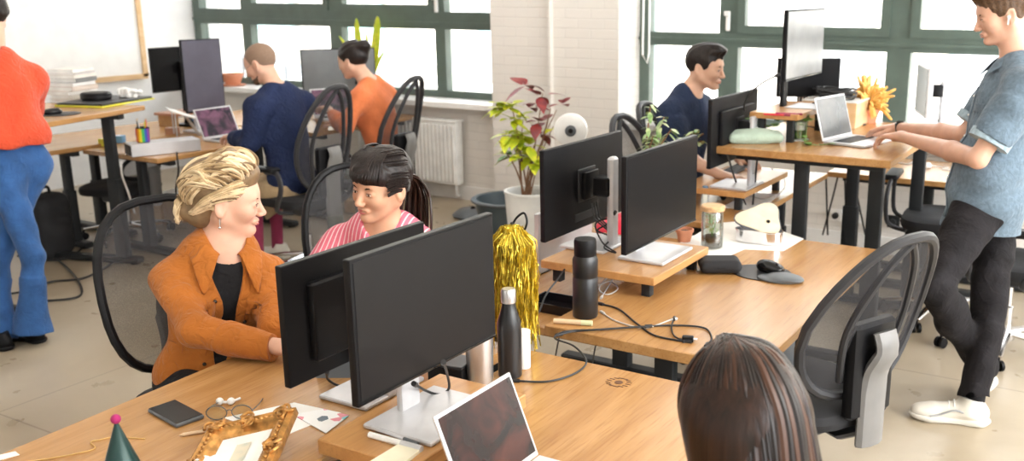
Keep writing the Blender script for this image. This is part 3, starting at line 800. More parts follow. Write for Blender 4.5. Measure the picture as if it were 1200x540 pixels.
def face_bits(o,c,Rm,og,z=1.0,lip='lips_soft',brow='iris',smile=0.0,look=-.004,open_=.0042,brow_r=.0028):
    c=A3(c)-A3(og)
    def W(*v): return Vector(Rm@(A3(v)*z)+c)
    MX=Matrix([[Rm[i][0],Rm[i][1],Rm[i][2],c[i]] for i in range(3)]+[[0,0,0,1]])
    for y in (1,-1):
        b_=MB().tube(spline([W(.0885,y*.016,.017),W(.0905,y*.028,.0225),W(.082,y*.040,.0225),W(.068,y*.050,.016)],5),[brow_r*z*k for k in [.6]+[1.0]*9+[.9,.8,.7,.6,.5,.3]],6,flat=1.3)
        b_.build('eyebrow',M[brow],o)
        e=MB().sphere((.0835*z,y*.031*z,-.0005),(.0085*z,.0128*z,open_*z),16,MX); E=e.build('eye',M['eyewhite'],o)
        MB().sphere((.0895*z,y*.031*z+look*z,-.0012*z),(.0035*z,.0048*z,min(.0045,open_*1.05)*z),12,MX).build('iris',M['iris'],E)
        MB().tube(spline([W(.085,y*.018,-.001),W(.0935,y*.026,.0035+open_*.2),W(.0915,y*.037,.0038+open_*.2),W(.079,y*.0475,.0)],5),[.0013*z]*16,5).build('eyelashes',M['iris'],E)
    l=MB().tube(spline([W(.0845,-.023,-.0625+smile),W(.0955,-.009,-.0585),W(.0975,0,-.0600),W(.0955,.009,-.0585),W(.0845,.023,-.0625+smile)],5),[z*k for k in np.r_[np.linspace(.0012,.0036,10),np.linspace(.0036,.0012,11)]],7)
    l.tube(spline([W(.0845,-.022,-.064+smile),W(.0945,-.010,-.0685),W(.0960,0,-.0695),W(.0945,.010,-.0685),W(.0845,.022,-.064+smile)],5),[z*k for k in np.r_[np.linspace(.0012,.0044,10),np.linspace(.0044,.0012,11)]],7)
    l.build('lips',M[lip],o)
def hand_prims(s,wrist,d,back,right,curl=(.35,.5,.4),z=1.0,spread=.10,thumb=(.75,.65,-.25),ind=None):
    """d: direction to fingers, back: normal of the back of the hand"""
    d=A3(d)/np.linalg.norm(d); b_=A3(back); b_=b_-d*(b_@d); b_/=np.linalg.norm(b_); y=np.cross(b_,d)
    Rm=np.stack([d,y,b_],1); s.frame(wrist,Rm); t=1 if right else -1
    q=lambda *v: tuple(z*x for x in v)
    s.ell(q(.0,0,0),q(.035,.027,.019),.02)
    s.ell(q(.030,0,0),q(.042,.030,.016),.02)
    s.cone(q(.015,t*.022,-.006),q(.050,t*.028,-.008),z*.016,z*.012,.015)
    L=[(.042,.026,.020),(.046,.030,.021),(.042,.028,.020),(.033,.021,.018)]
    for i,yy in enumerate((.031,.0105,-.010,-.029)):
        bx=(.086,.089,.085,.078)[i]; by=t*yy
        s.cone(q(.02,by*.6,.001),q(bx,by,.001),z*.0125,z*.0105,.012)
        p=A3((bx,by,0)); a=0; sa=t*yy*spread/.03
        cc=curl if ind is None else ind[i]
        r=[.0098,.0088,.0080,.0070] if i<3 else [.0086,.0076,.0070,.0062]
        for j in range(3):
            a+=cc[j]; dv=A3((math.cos(a)*math.cos(sa),math.sin(sa)*math.cos(a),-math.sin(a))); n_=p+dv*L[i][j]
            s.cone(q(*p),q(*n_),z*r[j],z*r[j+1],.004); p=n_
    p=A3((.018,t*.026,-.006)); dv=A3((thumb[0],t*thumb[1],thumb[2])); dv/=np.linalg.norm(dv)
    for j,(l,ra,rb) in enumerate(((.042,.0135,.0115),(.032,.0110,.0098),(.026,.0098,.0078))):
        n_=p+dv*l; s.cone(q(*p),q(*n_),z*ra,z*rb,.006); p=n_; dv=dv+A3((.28,-t*.12,0)); dv/=np.linalg.norm(dv)
def torso_frame(P,N,yaw):
    P,N=A3(P),A3(N); u=(N-P)/np.linalg.norm(N-P); f=A3((math.cos(yaw),math.sin(yaw),0)); f=f-u*(f@u); f/=np.linalg.norm(f); l=np.cross(u,f)
    return P,N,f,l,u,np.stack([f,l,u],1)
def torso_prims(s,P,N,yaw,g=0.0,sw=.18,fem=False,slim=1.0,hips=True,belly=0,sag=0,long=0.0):
    P,N,f,l,u,Rm=torso_frame(P,N,yaw); H=np.linalg.norm(N-P); s.frame(P,Rm)
    w_=slim
    if hips: s.ell((-.005,0,.02),(.105+g,(.165 if fem else .155)*w_+g,.12+g),.06)
    s.ell((0,0,.40*H),(.093+g+belly,(.125 if fem else .140)*w_+g,.17+g),.07)
    s.ell((-.0,0,.70*H),(.108+g,.145*w_+g,.17+g),.07)
    if fem:
        for y in (1,-1): s.ell((.075,y*.07,.66*H),(.05+g,.062+g,.055+g),.05)
    s.cone((-.008,sw-.04,H-.105),(-.008,-(sw-.04),H-.105),.050+g,.050+g,.05)
    for y in (1,-1): s.cone((-.01,y*(sw-.03),H-.085),(-.012,y*.045,H-.010),.038+g,.045+g,.04)
    sh=[P+Rm@A3((-.008,y*sw,H-.105)) for y in (1,-1)]   # left, right
    return sh
class Person:
    def __init__(p,label,P,N,yaw,Hc,hyaw,hpitch,hroll,EL,WL,ER,WR,skin,fem=False,sw=.18,hz=1.0,slim=1.0,hands=True,hl=None,hr=None,h=.0035,legs=None,neck=.052,jaw=1.0,belly=0):
        p.P,p.N,p.yaw=A3(P),A3(N),yaw; p.Hc=A3(Hc); p.Rh=rotm(hyaw,hpitch,hroll); p.fem=fem; p.sw=sw; p.slim=slim; p.hz=hz; p.belly=belly
        p.og=A3((P[0],P[1],0)); p.root=empty('person',tuple(p.og),0,label,'person')
        s=SDF(); head_prims(s,p.Hc,p.Rh,hz,fem,jaw)
        s.frame(p.Hc,p.Rh); nb=s.w((-.022*hz,0,-.05*hz)); s.frame()
        s.cone(nb,p.N+A3((0,0,.0)),neck,neck*1.12,.03)
        p.SL,p.SR=torso_prims(s,P,N,yaw,0,sw,fem,slim,belly=belly)
        s.frame(); p.EL,p.WL,p.ER,p.WR=map(A3,(EL,WL,ER,WR))
        for S_,E_,W_ in ((p.SL,p.EL,p.WL),(p.SR,p.ER,p.WR)):
            k=.88 if fem else 1.0
            s.cone(S_,E_,.050*k,.038*k,.04); s.cone(E_,E_+(W_-E_)*.3,.037*k,.042*k,.02); s.cone(E_+(W_-E_)*.3,W_,.042*k,.024*k,.02)
        if hands:
            for right,W_,E_,hh in ((False,p.WL,p.EL,hl or {}),(True,p.WR,p.ER,hr or {})):
                hh=dict(hh); d=hh.pop('d',W_-E_); bk=hh.pop('back',(0,0,1)); hand_prims(s,W_,d,bk,right,z=hh.pop('z',.90 if fem else 1.0),**hh)
        p.body=s.build('body',M[skin],p.root,h,origin=p.og)
    def garment(p,name,mat,g=.012,sleeve=('long',.95),hem=None,h=.006,wr=.004,k=.03,neckcut=None,extra=None,seed=1,cuff=.0,sg=.014,vneck=None,hips=True,armh=None,wf=26,shc=.0):
        s=SDF(); P_=p.P
        torso_prims(s,p.P,p.N,p.yaw,g,p.sw,p.fem,p.slim,hips=hips,belly=p.belly)
        s.frame(); kk=.9 if p.fem else 1.0
        for S_,E_,W_ in ((p.SL,p.EL,p.WL),(p.SR,p.ER,p.WR)):
            if sleeve[0]=='none': continue
            if sleeve[0]=='long':
                s.cone(S_,E_,.054*kk+sg,.042*kk+sg,.05); X_=E_+(W_-E_)*sleeve[1]
                s.cone(E_,E_+(X_-E_)*.45,.042*kk+sg,.043*kk+sg,.02); s.cap(E_+(X_-E_)*.4,X_,.043*kk+sg,.029*kk+sg+cuff,.02)
            else:
                X_=S_+(E_-S_)*sleeve[1]; s.cone(S_,S_+(X_-S_)*.4,.054*kk+sg,.052*kk+sg,.05); s.cap(S_+(X_-S_)*.3,X_,.053*kk+sg,.050*kk+sg+cuff,.03)
        if extra: extra(s)
        # neck opening
        P2,N2,f,l,u,Rm=torso_frame(p.P,p.N,p.yaw); H=np.linalg.norm(N2-P2); s.frame(P2,Rm)
        nc=neckcut or (.065,.066,.03)
        s.ell((.018,0,H+.035),(nc[0],nc[1],nc[2]+.035),.008,'-')
        if vneck: s.ell((.10,0,H+.02),(.06,vneck[0],vneck[1]),.01,'-')
        if hem is not None:
            s.box((0,0,hem-.5),(.6,.6,.5),.001,.006,'-')
        o=s.build(name,M[mat],p.root,h,disp=wrinkle(wr,wf,seed),origin=p.og); return o,Rm,P2,H
    def W(p,v): return tuple(p.Rh@(A3(v)*p.hz)+p.Hc-p.og)
    def face(p,**k): face_bits(p.body,p.Hc,p.Rh,p.og,p.hz,**k)
    def hair_shell(p,name,mat,r=(.112,.087,.098),c=(-.020,0,.040),cut=None,parts=(),h=.0035,disp=None,cuts=()):
        s=SDF(); s.frame(p.Hc,p.Rh); z=p.hz; q=lambda v: tuple(z*x for x in v)
        s.ell(q(c),q(r),.02)
        for f_ in parts:
            if f_[0]=='ell': s.ell(q(f_[1]),q(f_[2]),f_[3] if len(f_)>3 else .02)
            else: s.cone(q(f_[1]),q(f_[2]),z*f_[3],z*f_[4],f_[5] if len(f_)>5 else .02)
        for f_ in (cut or [((.115,0,-.055),(.085,.12,.115))]): s.ell(q(f_[0]),q(f_[1]),.008,'-')
        return s.build(name,M[mat],p.body,h,disp=disp,origin=p.og)
def trousers(p,name,mat,legs,g=.0,h=.006,wr=.004,r=(.088,.062,.052),flare=0,hipr=None,seed=3,top=.16,k=.04,extra=None):
    """legs: list of (hip,knee,ankle)"""
    s=SDF(); P2,N2,f,l,u,Rm=torso_frame(p.P,p.N,p.yaw); s.frame(P2,Rm)
    hr_=hipr or (.118,.172,.125)
    s.ell((-.008,0,.0),hr_,.05); s.box((0,0,top+.5),(.6,.6,.5),.001,.006,'-')
    s.frame()
    for H_,K_,A_ in legs:
        H_,K_,A_=A3(H_),A3(K_),A3(A_)
        s.cone(H_,K_,r[0],r[1],k); s.cone(K_,K_+(A_-K_)*.35,r[1],r[1]*.98,.02); s.cap(K_+(A_-K_)*.3,A_,r[1]*.97,r[2]+flare,.02)
    if extra: extra(s)
    return s.build(name,M[mat],p.root,h,disp=wrinkle(wr,30,seed),origin=p.og)
def shoe(p,ankle,toe_dir,mat='shoe',L=.27,h=.004,soles='sole',roll=0,lift=0,name='sneaker',detail=True,pitch=0):
    a=A3(ankle); d=A3(toe_dir); d/=np.linalg.norm(d); yaw=math.atan2(d[1],d[0]); Rm=rotm(yaw,pitch,0)
    base=A3((a[0],a[1],lift)); z=L/.28
    s=SDF(); s.frame(base,Rm); q=lambda *v: tuple(z*x for x in v)
    s.ell(q(-.035,0,.045),q(.050,.036,.045),.03); s.cone(q(.0,0,.05),q(.11,0,.035),z*.038,z*.034,.04); s.ell(q(.145,0,.032),q(.055,.043,.030),.03)
    s.cap(q(-.012,0,.05),q(-.02,0,.105),z*.038,z*.040,.03); s.ell(q(-.015,0,.125),q(.028,.026,.030),.01,'-')
    s.box(q(.05,0,-.09),(.4,.2,.10*z),.001,.004,'-')
    o=s.build(name,M[mat],p.root,h,origin=p.og)
    s=SDF(); s.frame(base,Rm)
    s.ell(q(-.04,0,.016),q(.052,.040,.020),.02); s.box(q(.04,0,.014),(.10*z,.034*z,.014*z),.01,.03); s.ell(q(.14,0,.018),q(.066,.050,.022),.03)
    s.box(q(.05,0,-.1),(.4,.2,.1*z),.001,.003,'-'); 
    s.box(q(.05,0,.128),(.4,.2,.1*z),.001,.003,'-')
    s.build('sole',M[soles],o,.004,origin=p.og)
    if detail:
        mb=MB(); W=lambda *v: Vector(Rm@(A3(v)*z)+base-p.og)
        for i in range(5): x=.045+i*.018; zz=.088-i*.008; mb.tube(spline([W(x,-.028,zz-.018),W(x,0,zz),W(x,.028,zz-.018)],4),.0028*z,6)
        mb.build('laces',M['sill'],o)
        mb=MB()
        for y in (1,-1): mb.tube(spline([W(-.075,y*.022,.055),W(-.02,y*.039,.045),W(.04,y*.040,.062),W(.09,y*.040,.04),W(.13,y*.046,.03)],4),.0035*z,6)
        mb.build('side_trim',M['shoeg'],o)
    return o
def locks(p,name,mat,paths,r=.008,n=6,flat=.55):
    mb=MB(); nm=len(mat) if isinstance(mat,list) else 1; rs_=np.random.RandomState(1)
    for pts,rad in paths:
        mb.mi=int(rs_.randint(nm))
        c=spline([p.W(v) for v in pts],4); m=len(c); rr=[max(.0012,rad*p.hz*math.sin(PI*min(.97,max(.06,(i+.6)/m)))**.5) for i in range(m)]
        mb.tube(c,rr,n,flat=flat)
    o=mb.build(name,[M[q] for q in mat] if nm>1 else M[mat],p.body)
    if nm>1: o.data.polygons.foreach_set('material_index',mb.M)
    return o
_f=A3((-math.sin(R(29.45))*math.cos(R(14.1)),math.cos(R(29.45))*math.cos(R(14.1)),-math.sin(R(14.1))))
_r=A3((math.cos(R(29.45)),math.sin(R(29.45)),0)); _u=np.cross(_r,_f)
def at(x,y,d):
    """point at depth d in the room along the direction of a place in the photograph"""
    return A3((0,0,1.8))+d*(_f+_r*(x-700)/1130-_u*(y-270)/1130)
def collar(p,name,mat,Rm,P2,H,ri=(.058,.058),ro=(.088,.092),open_=28,drop=.09,back=.035,tipx=.03,th=.004,zoff=0.0,parent=None,tipy=0):
    V=[];F=[];n=26
    for i in range(n+1):
        a=R(open_+(360-2*open_)*i/n); c,sn=math.cos(a),math.sin(a)
        e=min(i,n-i)/n*2; w_=max(0,1-e*3.0)**1.3; bk=(1-c)/2
        zi=H+.012+zoff+back*bk-.02*w_
        pts=[(ri[0]*c+.012,ri[1]*sn,zi-.02),((ri[0]+.006)*c+.012,(ri[1]+.006)*sn,zi+.016),(((ri[0]+ro[0])/2+.006)*c+.012,((ri[1]+ro[1])/2+.006)*sn,zi+.0),
             (ro[0]*c+.012+tipx*w_,(ro[1])*sn+math.copysign(tipy*w_,sn),H-.014+zoff+back*.35*bk-drop*w_)]
        V+=[tuple(Rm@A3(q)+P2-p.og) for q in pts]
    for i in range(n):
        for k in range(3): F.append((i*4+k,i*4+k+1,(i+1)*4+k+1,(i+1)*4+k))
    o=mesh_obj(name,V,F,M[mat],parent or p.root); md=o.modifiers.new('thick','SOLIDIFY'); md.thickness=th; md.offset=1
    sb=o.modifiers.new('smooth','SUBSURF'); sb.levels=1; sb.render_levels=2
    return o

# ---------- woman in the rust jacket ----------
bl=Person('woman with swept-up blonde hair in a rust orange jacket, seated, looking right',(-2.63,2.00,.52),(-2.545,2.035,.985),R(-26),at(267,234,3.1),R(44),R(9),R(3),
    at(322,385,3.05),(-2.12,2.20,.765),at(228,386,2.92),(-2.15,1.885,.765),'skin_fair',fem=True,sw=.148,hz=1.0,jaw=.92,
    hl=dict(d=(1,.1,-.05),curl=(.2,.3,.2)),hr=dict(d=(1,.15,-.03),curl=(.2,.3,.2)),neck=.047,h=.003)
bl.face(lip='lips',smile=.002,open_=.003)
bl.garment('black_tee','btee',.006,('none',0),h=.006,wr=.001,neckcut=(.085,.08,.05))
jk,Rm,P2,H=bl.garment('jacket','rust',.016,('long',.93),h=.0045,wr=.0050,sg=.010,vneck=(.040,.42),hips=True,hem=.0,seed=5,cuff=.006,neckcut=(.075,.07,.03),wf=22)
collar(bl,'jacket_collar','rust',Rm,P2,H,ri=(.062,.062),ro=(.108,.115),open_=24,drop=.115,back=.05,tipx=.052,parent=jk,th=.005,tipy=.035)
def on_torso(p,Rm,P2,f,l,u): return Vector(Rm@A3((f,l,u))+P2-p.og)
from mathutils.bvhtree import BVHTree
def surf_finder(p,g,Rm,P2):
    me=g.data; bv=BVHTree.FromPolygons([v.co for v in me.vertices],[tuple(q.vertices) for q in me.polygons])
    f=Vector(Rm[:,0]); 
    def find(l,u,out=.0,side=0):
        o=on_torso(p,Rm,P2,.22,l,u); h=bv.ray_cast(o,-f,.6)
        return (h[0]+h[1]*out,h[1]) if h[0] is not None else (on_torso(p,Rm,P2,.15,l,u),f)
    return find
def patch(find,name,mat,parent,quad,th=.006,n=6):
    """cloth patch following the garment: quad = 4 (l,u) corners"""
    V=[];F=[]
    for i in range(n+1):
        for j in range(n+1):
            a,b=i/n,j/n; l=(quad[0][0]*(1-a)+quad[1][0]*a)*(1-b)+(quad[3][0]*(1-a)+quad[2][0]*a)*b; u=(quad[0][1]*(1-a)+quad[1][1]*a)*(1-b)+(quad[3][1]*(1-a)+quad[2][1]*a)*b
            V.append(find(l,u,.002)[0])
    for i in range(n):
        for j in range(n): F.append((i*(n+1)+j,(i+1)*(n+1)+j,(i+1)*(n+1)+j+1,i*(n+1)+j+1))
    o=mesh_obj(name,V,F,M[mat],parent); md=o.modifiers.new('t','SOLIDIFY'); md.thickness=th; md.offset=0; return o
fd=surf_finder(bl,jk,Rm,P2)
for y in (1,-1):
    pk=patch(fd,'pocket_flap','rust',jk,[(y*.050,.345),(y*.120,.345),(y*.120,.300),(y*.050,.300)],.008)
    c=fd(y*.085,.307,.007)[0]; MB().sphere(tuple(c),.0065,10).build('button',M['iris'],pk)
    sg_=MB(); sg_.tube([fd(y*(.048),.30-.16*t,.002)[0] for t in np.linspace(0,1,8)],.0018,5); sg_.tube([fd(y*.112,.30-.16*t,.002)[0] for t in np.linspace(0,1,8)],.0018,5); sg_.build('seam',M['rustdk'],jk)
for u_,l_ in ((.345,-.048),(.27,-.052),(.19,-.050),(.11,-.05),(.27,.052),(.19,.050)):
    c,nn=fd(l_,u_,.002); MB().sphere(tuple(c),.0065,10).build('button',M['iris'],jk)
wb_=MB(); wb_.tube([fd(l_,.065,.002)[0] for l_ in np.linspace(-.13,.13,14)],.003,5); wb_.build('waistband_seam',M['rustdk'],jk)
trousers(bl,'trousers','btee',[((-2.63,1.90,.52),(-2.22,1.80,.50),(-2.15,1.80,.12)),((-2.63,2.10,.52),(-2.20,2.12,.50),(-2.15,2.12,.12))],h=.009)
for y in (1.80,2.12): shoe(bl,(-2.15,y,0),(1,0,0),'black','black' and .25,.006,'black',detail=False,name='shoe')
sh=bl.hair_shell('hair','blond_d',r=(.110,.086,.093),c=(-.030,0,.046),parts=[('ell',(-.075,0,-.045),(.050,.062,.055),.04),('ell',(-.115,0,-.045),(.035,.045,.035)),('ell',(.035,0,.100),(.055,.055,.034),.04)],
    cut=[((.125,0,-.035),(.080,.13,.100)),((.015,.09,-.055),(.043,.03,.055)),((.015,-.09,-.055),(.043,.03,.055)),((-.005,0,-.125),(.075,.12,.045))])
rs=np.random.RandomState(3); paths=[]
def esurf(a,b,k=1.0):   # a: around (0 front, pi back, sign side), b: elevation ; point on hair ellipsoid
    return A3((-.030+.113*k*math.cos(a)*math.cos(b),.089*k*math.sin(a)*math.cos(b),.048+.097*k*math.sin(b)))
for i in range(230):
    side=rs.choice([-1,1]); a0=side*rs.uniform(.0,1.75); b0=.52-.42*(abs(a0)/1.75)**1.2+rs.normal()*.04
    if i%3==0: b0+=rs.uniform(.1,.6); 
    a1=side*rs.uniform(2.5,3.1); b1=rs.uniform(-1.05,.0)
    pts=[]; lift=rs.uniform(.0,.05) if abs(a0)<1.0 else rs.uniform(0,.022)
    ph=rs.uniform(0,6); am=rs.uniform(.02,.07)
    for k in range(8):
        t=k/7; a=a0+(a1-a0)*t; bm=b0+(b1-b0)*t+ (1.05-.55*abs(a0)/1.75)*math.sin(PI*t)*(.8)
        if rs.rand()<0: pass
        q=esurf(a+am*math.sin(ph+t*7),min(bm,1.45)+am*math.cos(ph+t*6),1.0+(.06+lift*8*math.sin(PI*min(1,t*1.9))*(t<.53)+.0)*1.0 if t>.02 else .97)
        pts.append(q)
    paths.append((pts,rs.uniform(.0055,.0105)))
for i in range(150):
    s_=rs.choice([-1,1]); h0=rs.uniform(-.03,.085); x0=.055-.05*abs(h0-.06)/.09+rs.uniform(-.01,.01)
    if h0<.02: x0=-.035+rs.uniform(-.01,.01)
    def ys(x,z,o=.0): 
        v=1-((x+.030)/.112)**2-((z-.046)/.097)**2; y1=.088*math.sqrt(max(v,.0)); v2=1-((x+.075)/.052)**2-((z+.045)/.057)**2; y2=.064*math.sqrt(max(v2,0)); return s_*(max(y1,y2,.008)+o)
    z1=h0*.75+.012; z2=h0*.35-.01; z3=-.045+h0*.15
    pts=[(x0,ys(x0,h0,-.002),h0),((x0-.03)/2+x0*.2,ys((x0-.03)/2,z1,.006),z1+rs.uniform(-.006,.006)),(-.06,ys(-.06,z2,.006),z2+rs.uniform(-.006,.006)),(-.095,ys(-.095,z3+.01,.004),z3+.008),(-.122,s_*.014,-.040+rs.uniform(-.012,.012))]
    paths.append((pts,rs.uniform(.0055,.0085)))
locks(bl,'hair_locks',['blond_l','blond_m','blond_l','blond_d'],paths,n=6,flat=.5)
paths=[]
for i in range(26):
    a=rs.uniform(0,2*PI); r_=rs.uniform(.012,.04); c0=A3((-.125,0,-.045)); pts=[]
    for k in range(6):
        t=a+k*.8; pts.append(c0+A3((-.012*math.sin(k*.7)-.01, r_*math.cos(t), r_*math.sin(t)*1.1))+rs.normal(size=3)*.003)
    paths.append((pts,.008))
locks(bl,'hair_bun',['blond_l','blond_m','blond_d'],paths)
MB().tube([bl.W((-.012,-.090,-.040)),bl.W((-.010,-.091,-.062))],.002,6).sphere(bl.W((-.010,-.092,-.068)),.0045,10).build('earring',M['chrome'],bl.body)

# ---------- woman in the pink striped shirt ----------
pk_=Person('woman with dark fringe and ponytail in a pink striped shirt, seated behind the monitors',(-2.36,2.66,.52),(-2.275,2.50,.985),R(-72),at(446,218,3.31),R(-93),R(6),R(-6),
    (-1.98,2.36,.73),(-1.95,2.12,.74),(-2.50,2.28,.73),(-2.35,2.08,.75),'skin_tan',fem=True,sw=.18,hands=True,h=.003,hl=dict(d=(-.3,-1,0)),hr=dict(d=(.2,-1,0)),neck=.046)
pk_.face(lip='lips',open_=.0062,look=.002,brow_r=.0036)
_,Rm,P2,H=pk_.garment('shirt','pinkshirt',.020,('long',.8),h=.005,wr=.0045,sg=.016,vneck=(.040,.13),hem=-.05,seed=8,neckcut=(.070,.066,.02))
collar(pk_,'shirt_collar','pinkshirt',Rm,P2,H,ri=(.058,.058),ro=(.085,.090),open_=30,drop=.085,tipx=.045,parent=_,tipy=.02)
trousers(pk_,'trousers','jeans',[((-2.45,2.66,.52),(-2.45,2.30,.50),(-2.45,2.32,.1)),((-2.26,2.66,.52),(-2.22,2.28,.50),(-2.22,2.32,.1))],h=.009)
for x in (-2.45,-2.22): shoe(pk_,(x,2.32,0),(0,-1,0),'black',.25,.006,'black',detail=False,name='shoe')
pk_.hair_shell('hair','darkhair',r=(.110,.086,.097),c=(-.022,0,.042),parts=[('ell',(.052,0,.062),(.052,.066,.040),.03)],
    cut=[((.085,0,-.055),(.10,.085,.089)),((-.0,.09,-.05),(.03,.03,.07)),((-.0,-.09,-.05),(.03,.03,.07)),((-.02,0,-.14),(.12,.12,.075))],disp=wrinkle(.0008,160,2))
rs=np.random.RandomState(5); paths=[]
for i in range(70):
    y0=rs.uniform(-.068,.068); c_=math.sqrt(max(0,1-(y0/.085)**2)); pts=[(.005,y0*.75,.137),(.055,y0*.95,.120-.01*abs(y0)/.07),(.094*c_+.004,y0*1.02,.075),(.106*c_+.002,y0*1.03,.055+rs.uniform(-.003,.003)),(.104*c_,y0*1.02,.040+rs.uniform(-.003,.004))]
    paths.append((pts,.0055))
for i in range(60):
    s_=rs.choice([-1,1]); h0=rs.uniform(-.02,.125); 
    pts=[(.05*(1-h0*3),s_*(.030+.05*(1-h0/.14)),h0+.012),(.0,s_*.088*math.sqrt(max(.05,1-((h0-.03)/.115)**2)),h0+.014),(-.06,s_*.075*math.sqrt(max(.05,1-((h0-.03)/.125)**2)),h0),(-.105,s_*.028,.02+h0*.15),(-.128,s_*.01,.005)]
    paths.append((pts,.006))
locks(pk_,'hair_fringe','darkhair',paths)
paths=[]
for i in range(64):
    o1=rs.normal(size=3)*.006; tw=rs.uniform(-.03,.03)
    pts=[A3((-.115,.01,.005))+o1,A3((-.145,.02,-.01))+o1*1.6,A3((-.152,.030,-.06))+o1*3+A3((0,tw*.6,0)),A3((-.135,.040,-.12))+o1*3.4+A3((0,tw,0)),A3((-.115,.052,-.19+rs.uniform(-.03,.02)))+o1*3.2+A3((0,tw*1.2,0)),A3((-.100,.062,-.245+rs.uniform(-.04,.03)))+o1*2+A3((0,tw,0))]
    paths.append((pts,.0075))
locks(pk_,'ponytail','brownhair',paths)

# ---------- man in the navy sweater ----------
bm=Person('man with cropped hair in a navy sweater seated in front of the left laptop',(-4.72,4.36,.60),(-4.80,4.36,1.175),R(182),at(305,75,6.1),R(196),R(24),0,
    at(291,168,6.0),at(274,160,6.25),(-5.02,4.70,.90),(-5.42,4.82,.78),'skin_fair',sw=.20,h=.0045,hl=dict(d=(-1,.25,-.1)),hr=dict(d=(-1,0,-.1)))
bm.face(open_=.002)
bm.garment('sweater','navyk',.022,('long',.93),h=.007,wr=.005,sg=.018,hem=-.10,seed=11,neckcut=(.068,.066,.02))
bm.hair_shell('hair','buzz',r=(.104,.080,.092),c=(-.018,0,.034),h=.005,cut=[((.12,0,-.04),(.075,.13,.10)),((.0,.09,-.05),(.03,.03,.055)),((.0,-.09,-.05),(.03,.03,.055)),((-.02,0,-.125),(.12,.12,.07))])
s=SDF(); s.frame(bm.Hc,bm.Rh); s.ell((.070,0,-.088),(.028,.034,.026),.02); 
for y in (1,-1): s.cone((.0,y*.054,-.055),(.060,y*.026,-.090),.014,.018,.02)
s.build('beard',M['shorthair'],bm.body,.005,origin=bm.og)
g_=MB(); 
for y in (1,-1): g_.tube([bm.W((.095+.022*0*math.cos(a),y*.032+.02*math.cos(a),.0+.017*math.sin(a))) for a in np.linspace(0,2*PI,17)[:-1]],.0016,5,closed=True); g_.tube([bm.W((.092,y*.052,.004)),bm.W((.0,y*.080,.008))],.0015,5)
g_.build('glasses',M['chrome'],bm.body)
trousers(bm,'trousers','khaki',[((-4.74,4.26,.56),(-5.12,4.22,.54),(-4.98,4.26,.30)),((-4.74,4.46,.56),(-5.16,4.48,.54),(-5.06,4.50,.30))],h=.007,hipr=(.112,.165,.12),r=(.090,.066,.062),top=-.02)
for (x,y) in ((-4.98,4.26),(-5.06,4.50)):
    MB().tube([(x-bm.og[0],y-bm.og[1],.36),(x-bm.og[0],y-bm.og[1],.2),(x-.01-bm.og[0],y-bm.og[1],.06)],[.048,.040,.038],14).build('sock',M['maroon'],bm.root)
    shoe(bm,(x,y,0),(-1,-.25,0),'shoe',.27,.006,detail=False)

# ---------- woman in the orange top ----------
om=Person('woman with a dark bun in an orange top seated at the window desk',(-4.56,5.08,.60),(-4.665,5.06,1.165),R(190),at(413,71,6.6),R(188),R(12),0,
    at(405,150,6.45),at(385,128,6.7),(-4.95,5.35,.90),(-5.2,5.3,.82),'skin_mid',fem=True,sw=.175,h=.0045,hl=dict(d=(-1,.3,.1)),hr=dict(d=(-1,0,.1)))
om.face(lip='lips')
om.garment('top','orangek',.018,('long',.75),h=.007,wr=.004,sg=.014,hem=-.08,seed=13,neckcut=(.075,.072,.03))
om.hair_shell('hair','darkhair',r=(.112,.088,.096),c=(-.022,0,.040),h=.005,parts=[('ell',(-.115,0,.075),(.050,.050,.045),.02)],
   cut=[((.12,0,-.045),(.080,.13,.105)),((-.0,.09,-.05),(.03,.03,.06)),((-.0,-.09,-.05),(.03,.03,.06)),((-.02,0,-.13),(.12,.12,.07))],disp=wrinkle(.002,90,4))
trousers(om,'trousers','greyp',[((-4.56,4.98,.55),(-5.0,4.95,.53),(-4.95,4.95,.12)),((-4.56,5.18,.55),(-5.0,5.25,.53),(-4.95,5.25,.12))],h=.008,hipr=(.115,.172,.125),r=(.092,.066,.055),top=0)
for y in (4.95,5.25): shoe(om,(-4.95,y,0),(-1,0,0),'shoe',.25,.006,detail=False)

# ---------- man in the navy t-shirt ----------
nm=Person('man with short dark hair in a navy t-shirt seated beyond the middle desk',(-2.24,4.92,.70),(-2.20,4.93,1.235),R(-2),at(827,79,5.3),R(2),R(8),0,
    (-2.12,5.24,.95),(-1.95,5.10,.86),(-2.13,4.67,.93),(-1.90,4.70,.84),'skin_mid',sw=.19,h=.004,hl=dict(d=(1,-.3,-.1)),hr=dict(d=(1,.2,-.1)))
nm.face(lip='lips_soft',brow='iris')
nm.garment('t_shirt','navyt',.020,('short',.75),h=.006,wr=.004,sg=.020,hem=-.05,seed=17,neckcut=(.066,.064,.02),cuff=.004)
nm.hair_shell('hair','darkhair',r=(.106,.083,.094),c=(-.018,0,.036),h=.004,parts=[('ell',(.045,0,.105),(.060,.058,.030),.04)],
   cut=[((.125,0,-.035),(.075,.13,.100)),((.012,.09,-.06),(.035,.03,.065)),((.012,-.09,-.06),(.035,.03,.065)),((-.02,0,-.115),(.12,.12,.07))],disp=wrinkle(.0015,120,6))
trousers(nm,'trousers','btee',[((-2.24,4.82,.62),(-1.86,4.80,.60),(-1.84,4.80,.14)),((-2.24,5.02,.62),(-1.86,5.06,.60),(-1.84,5.06,.14))],h=.009)
for y in (4.80,5.06): shoe(nm,(-1.84,y,0),(1,0,0),'black',.27,.006,'black',detail=False,name='shoe')

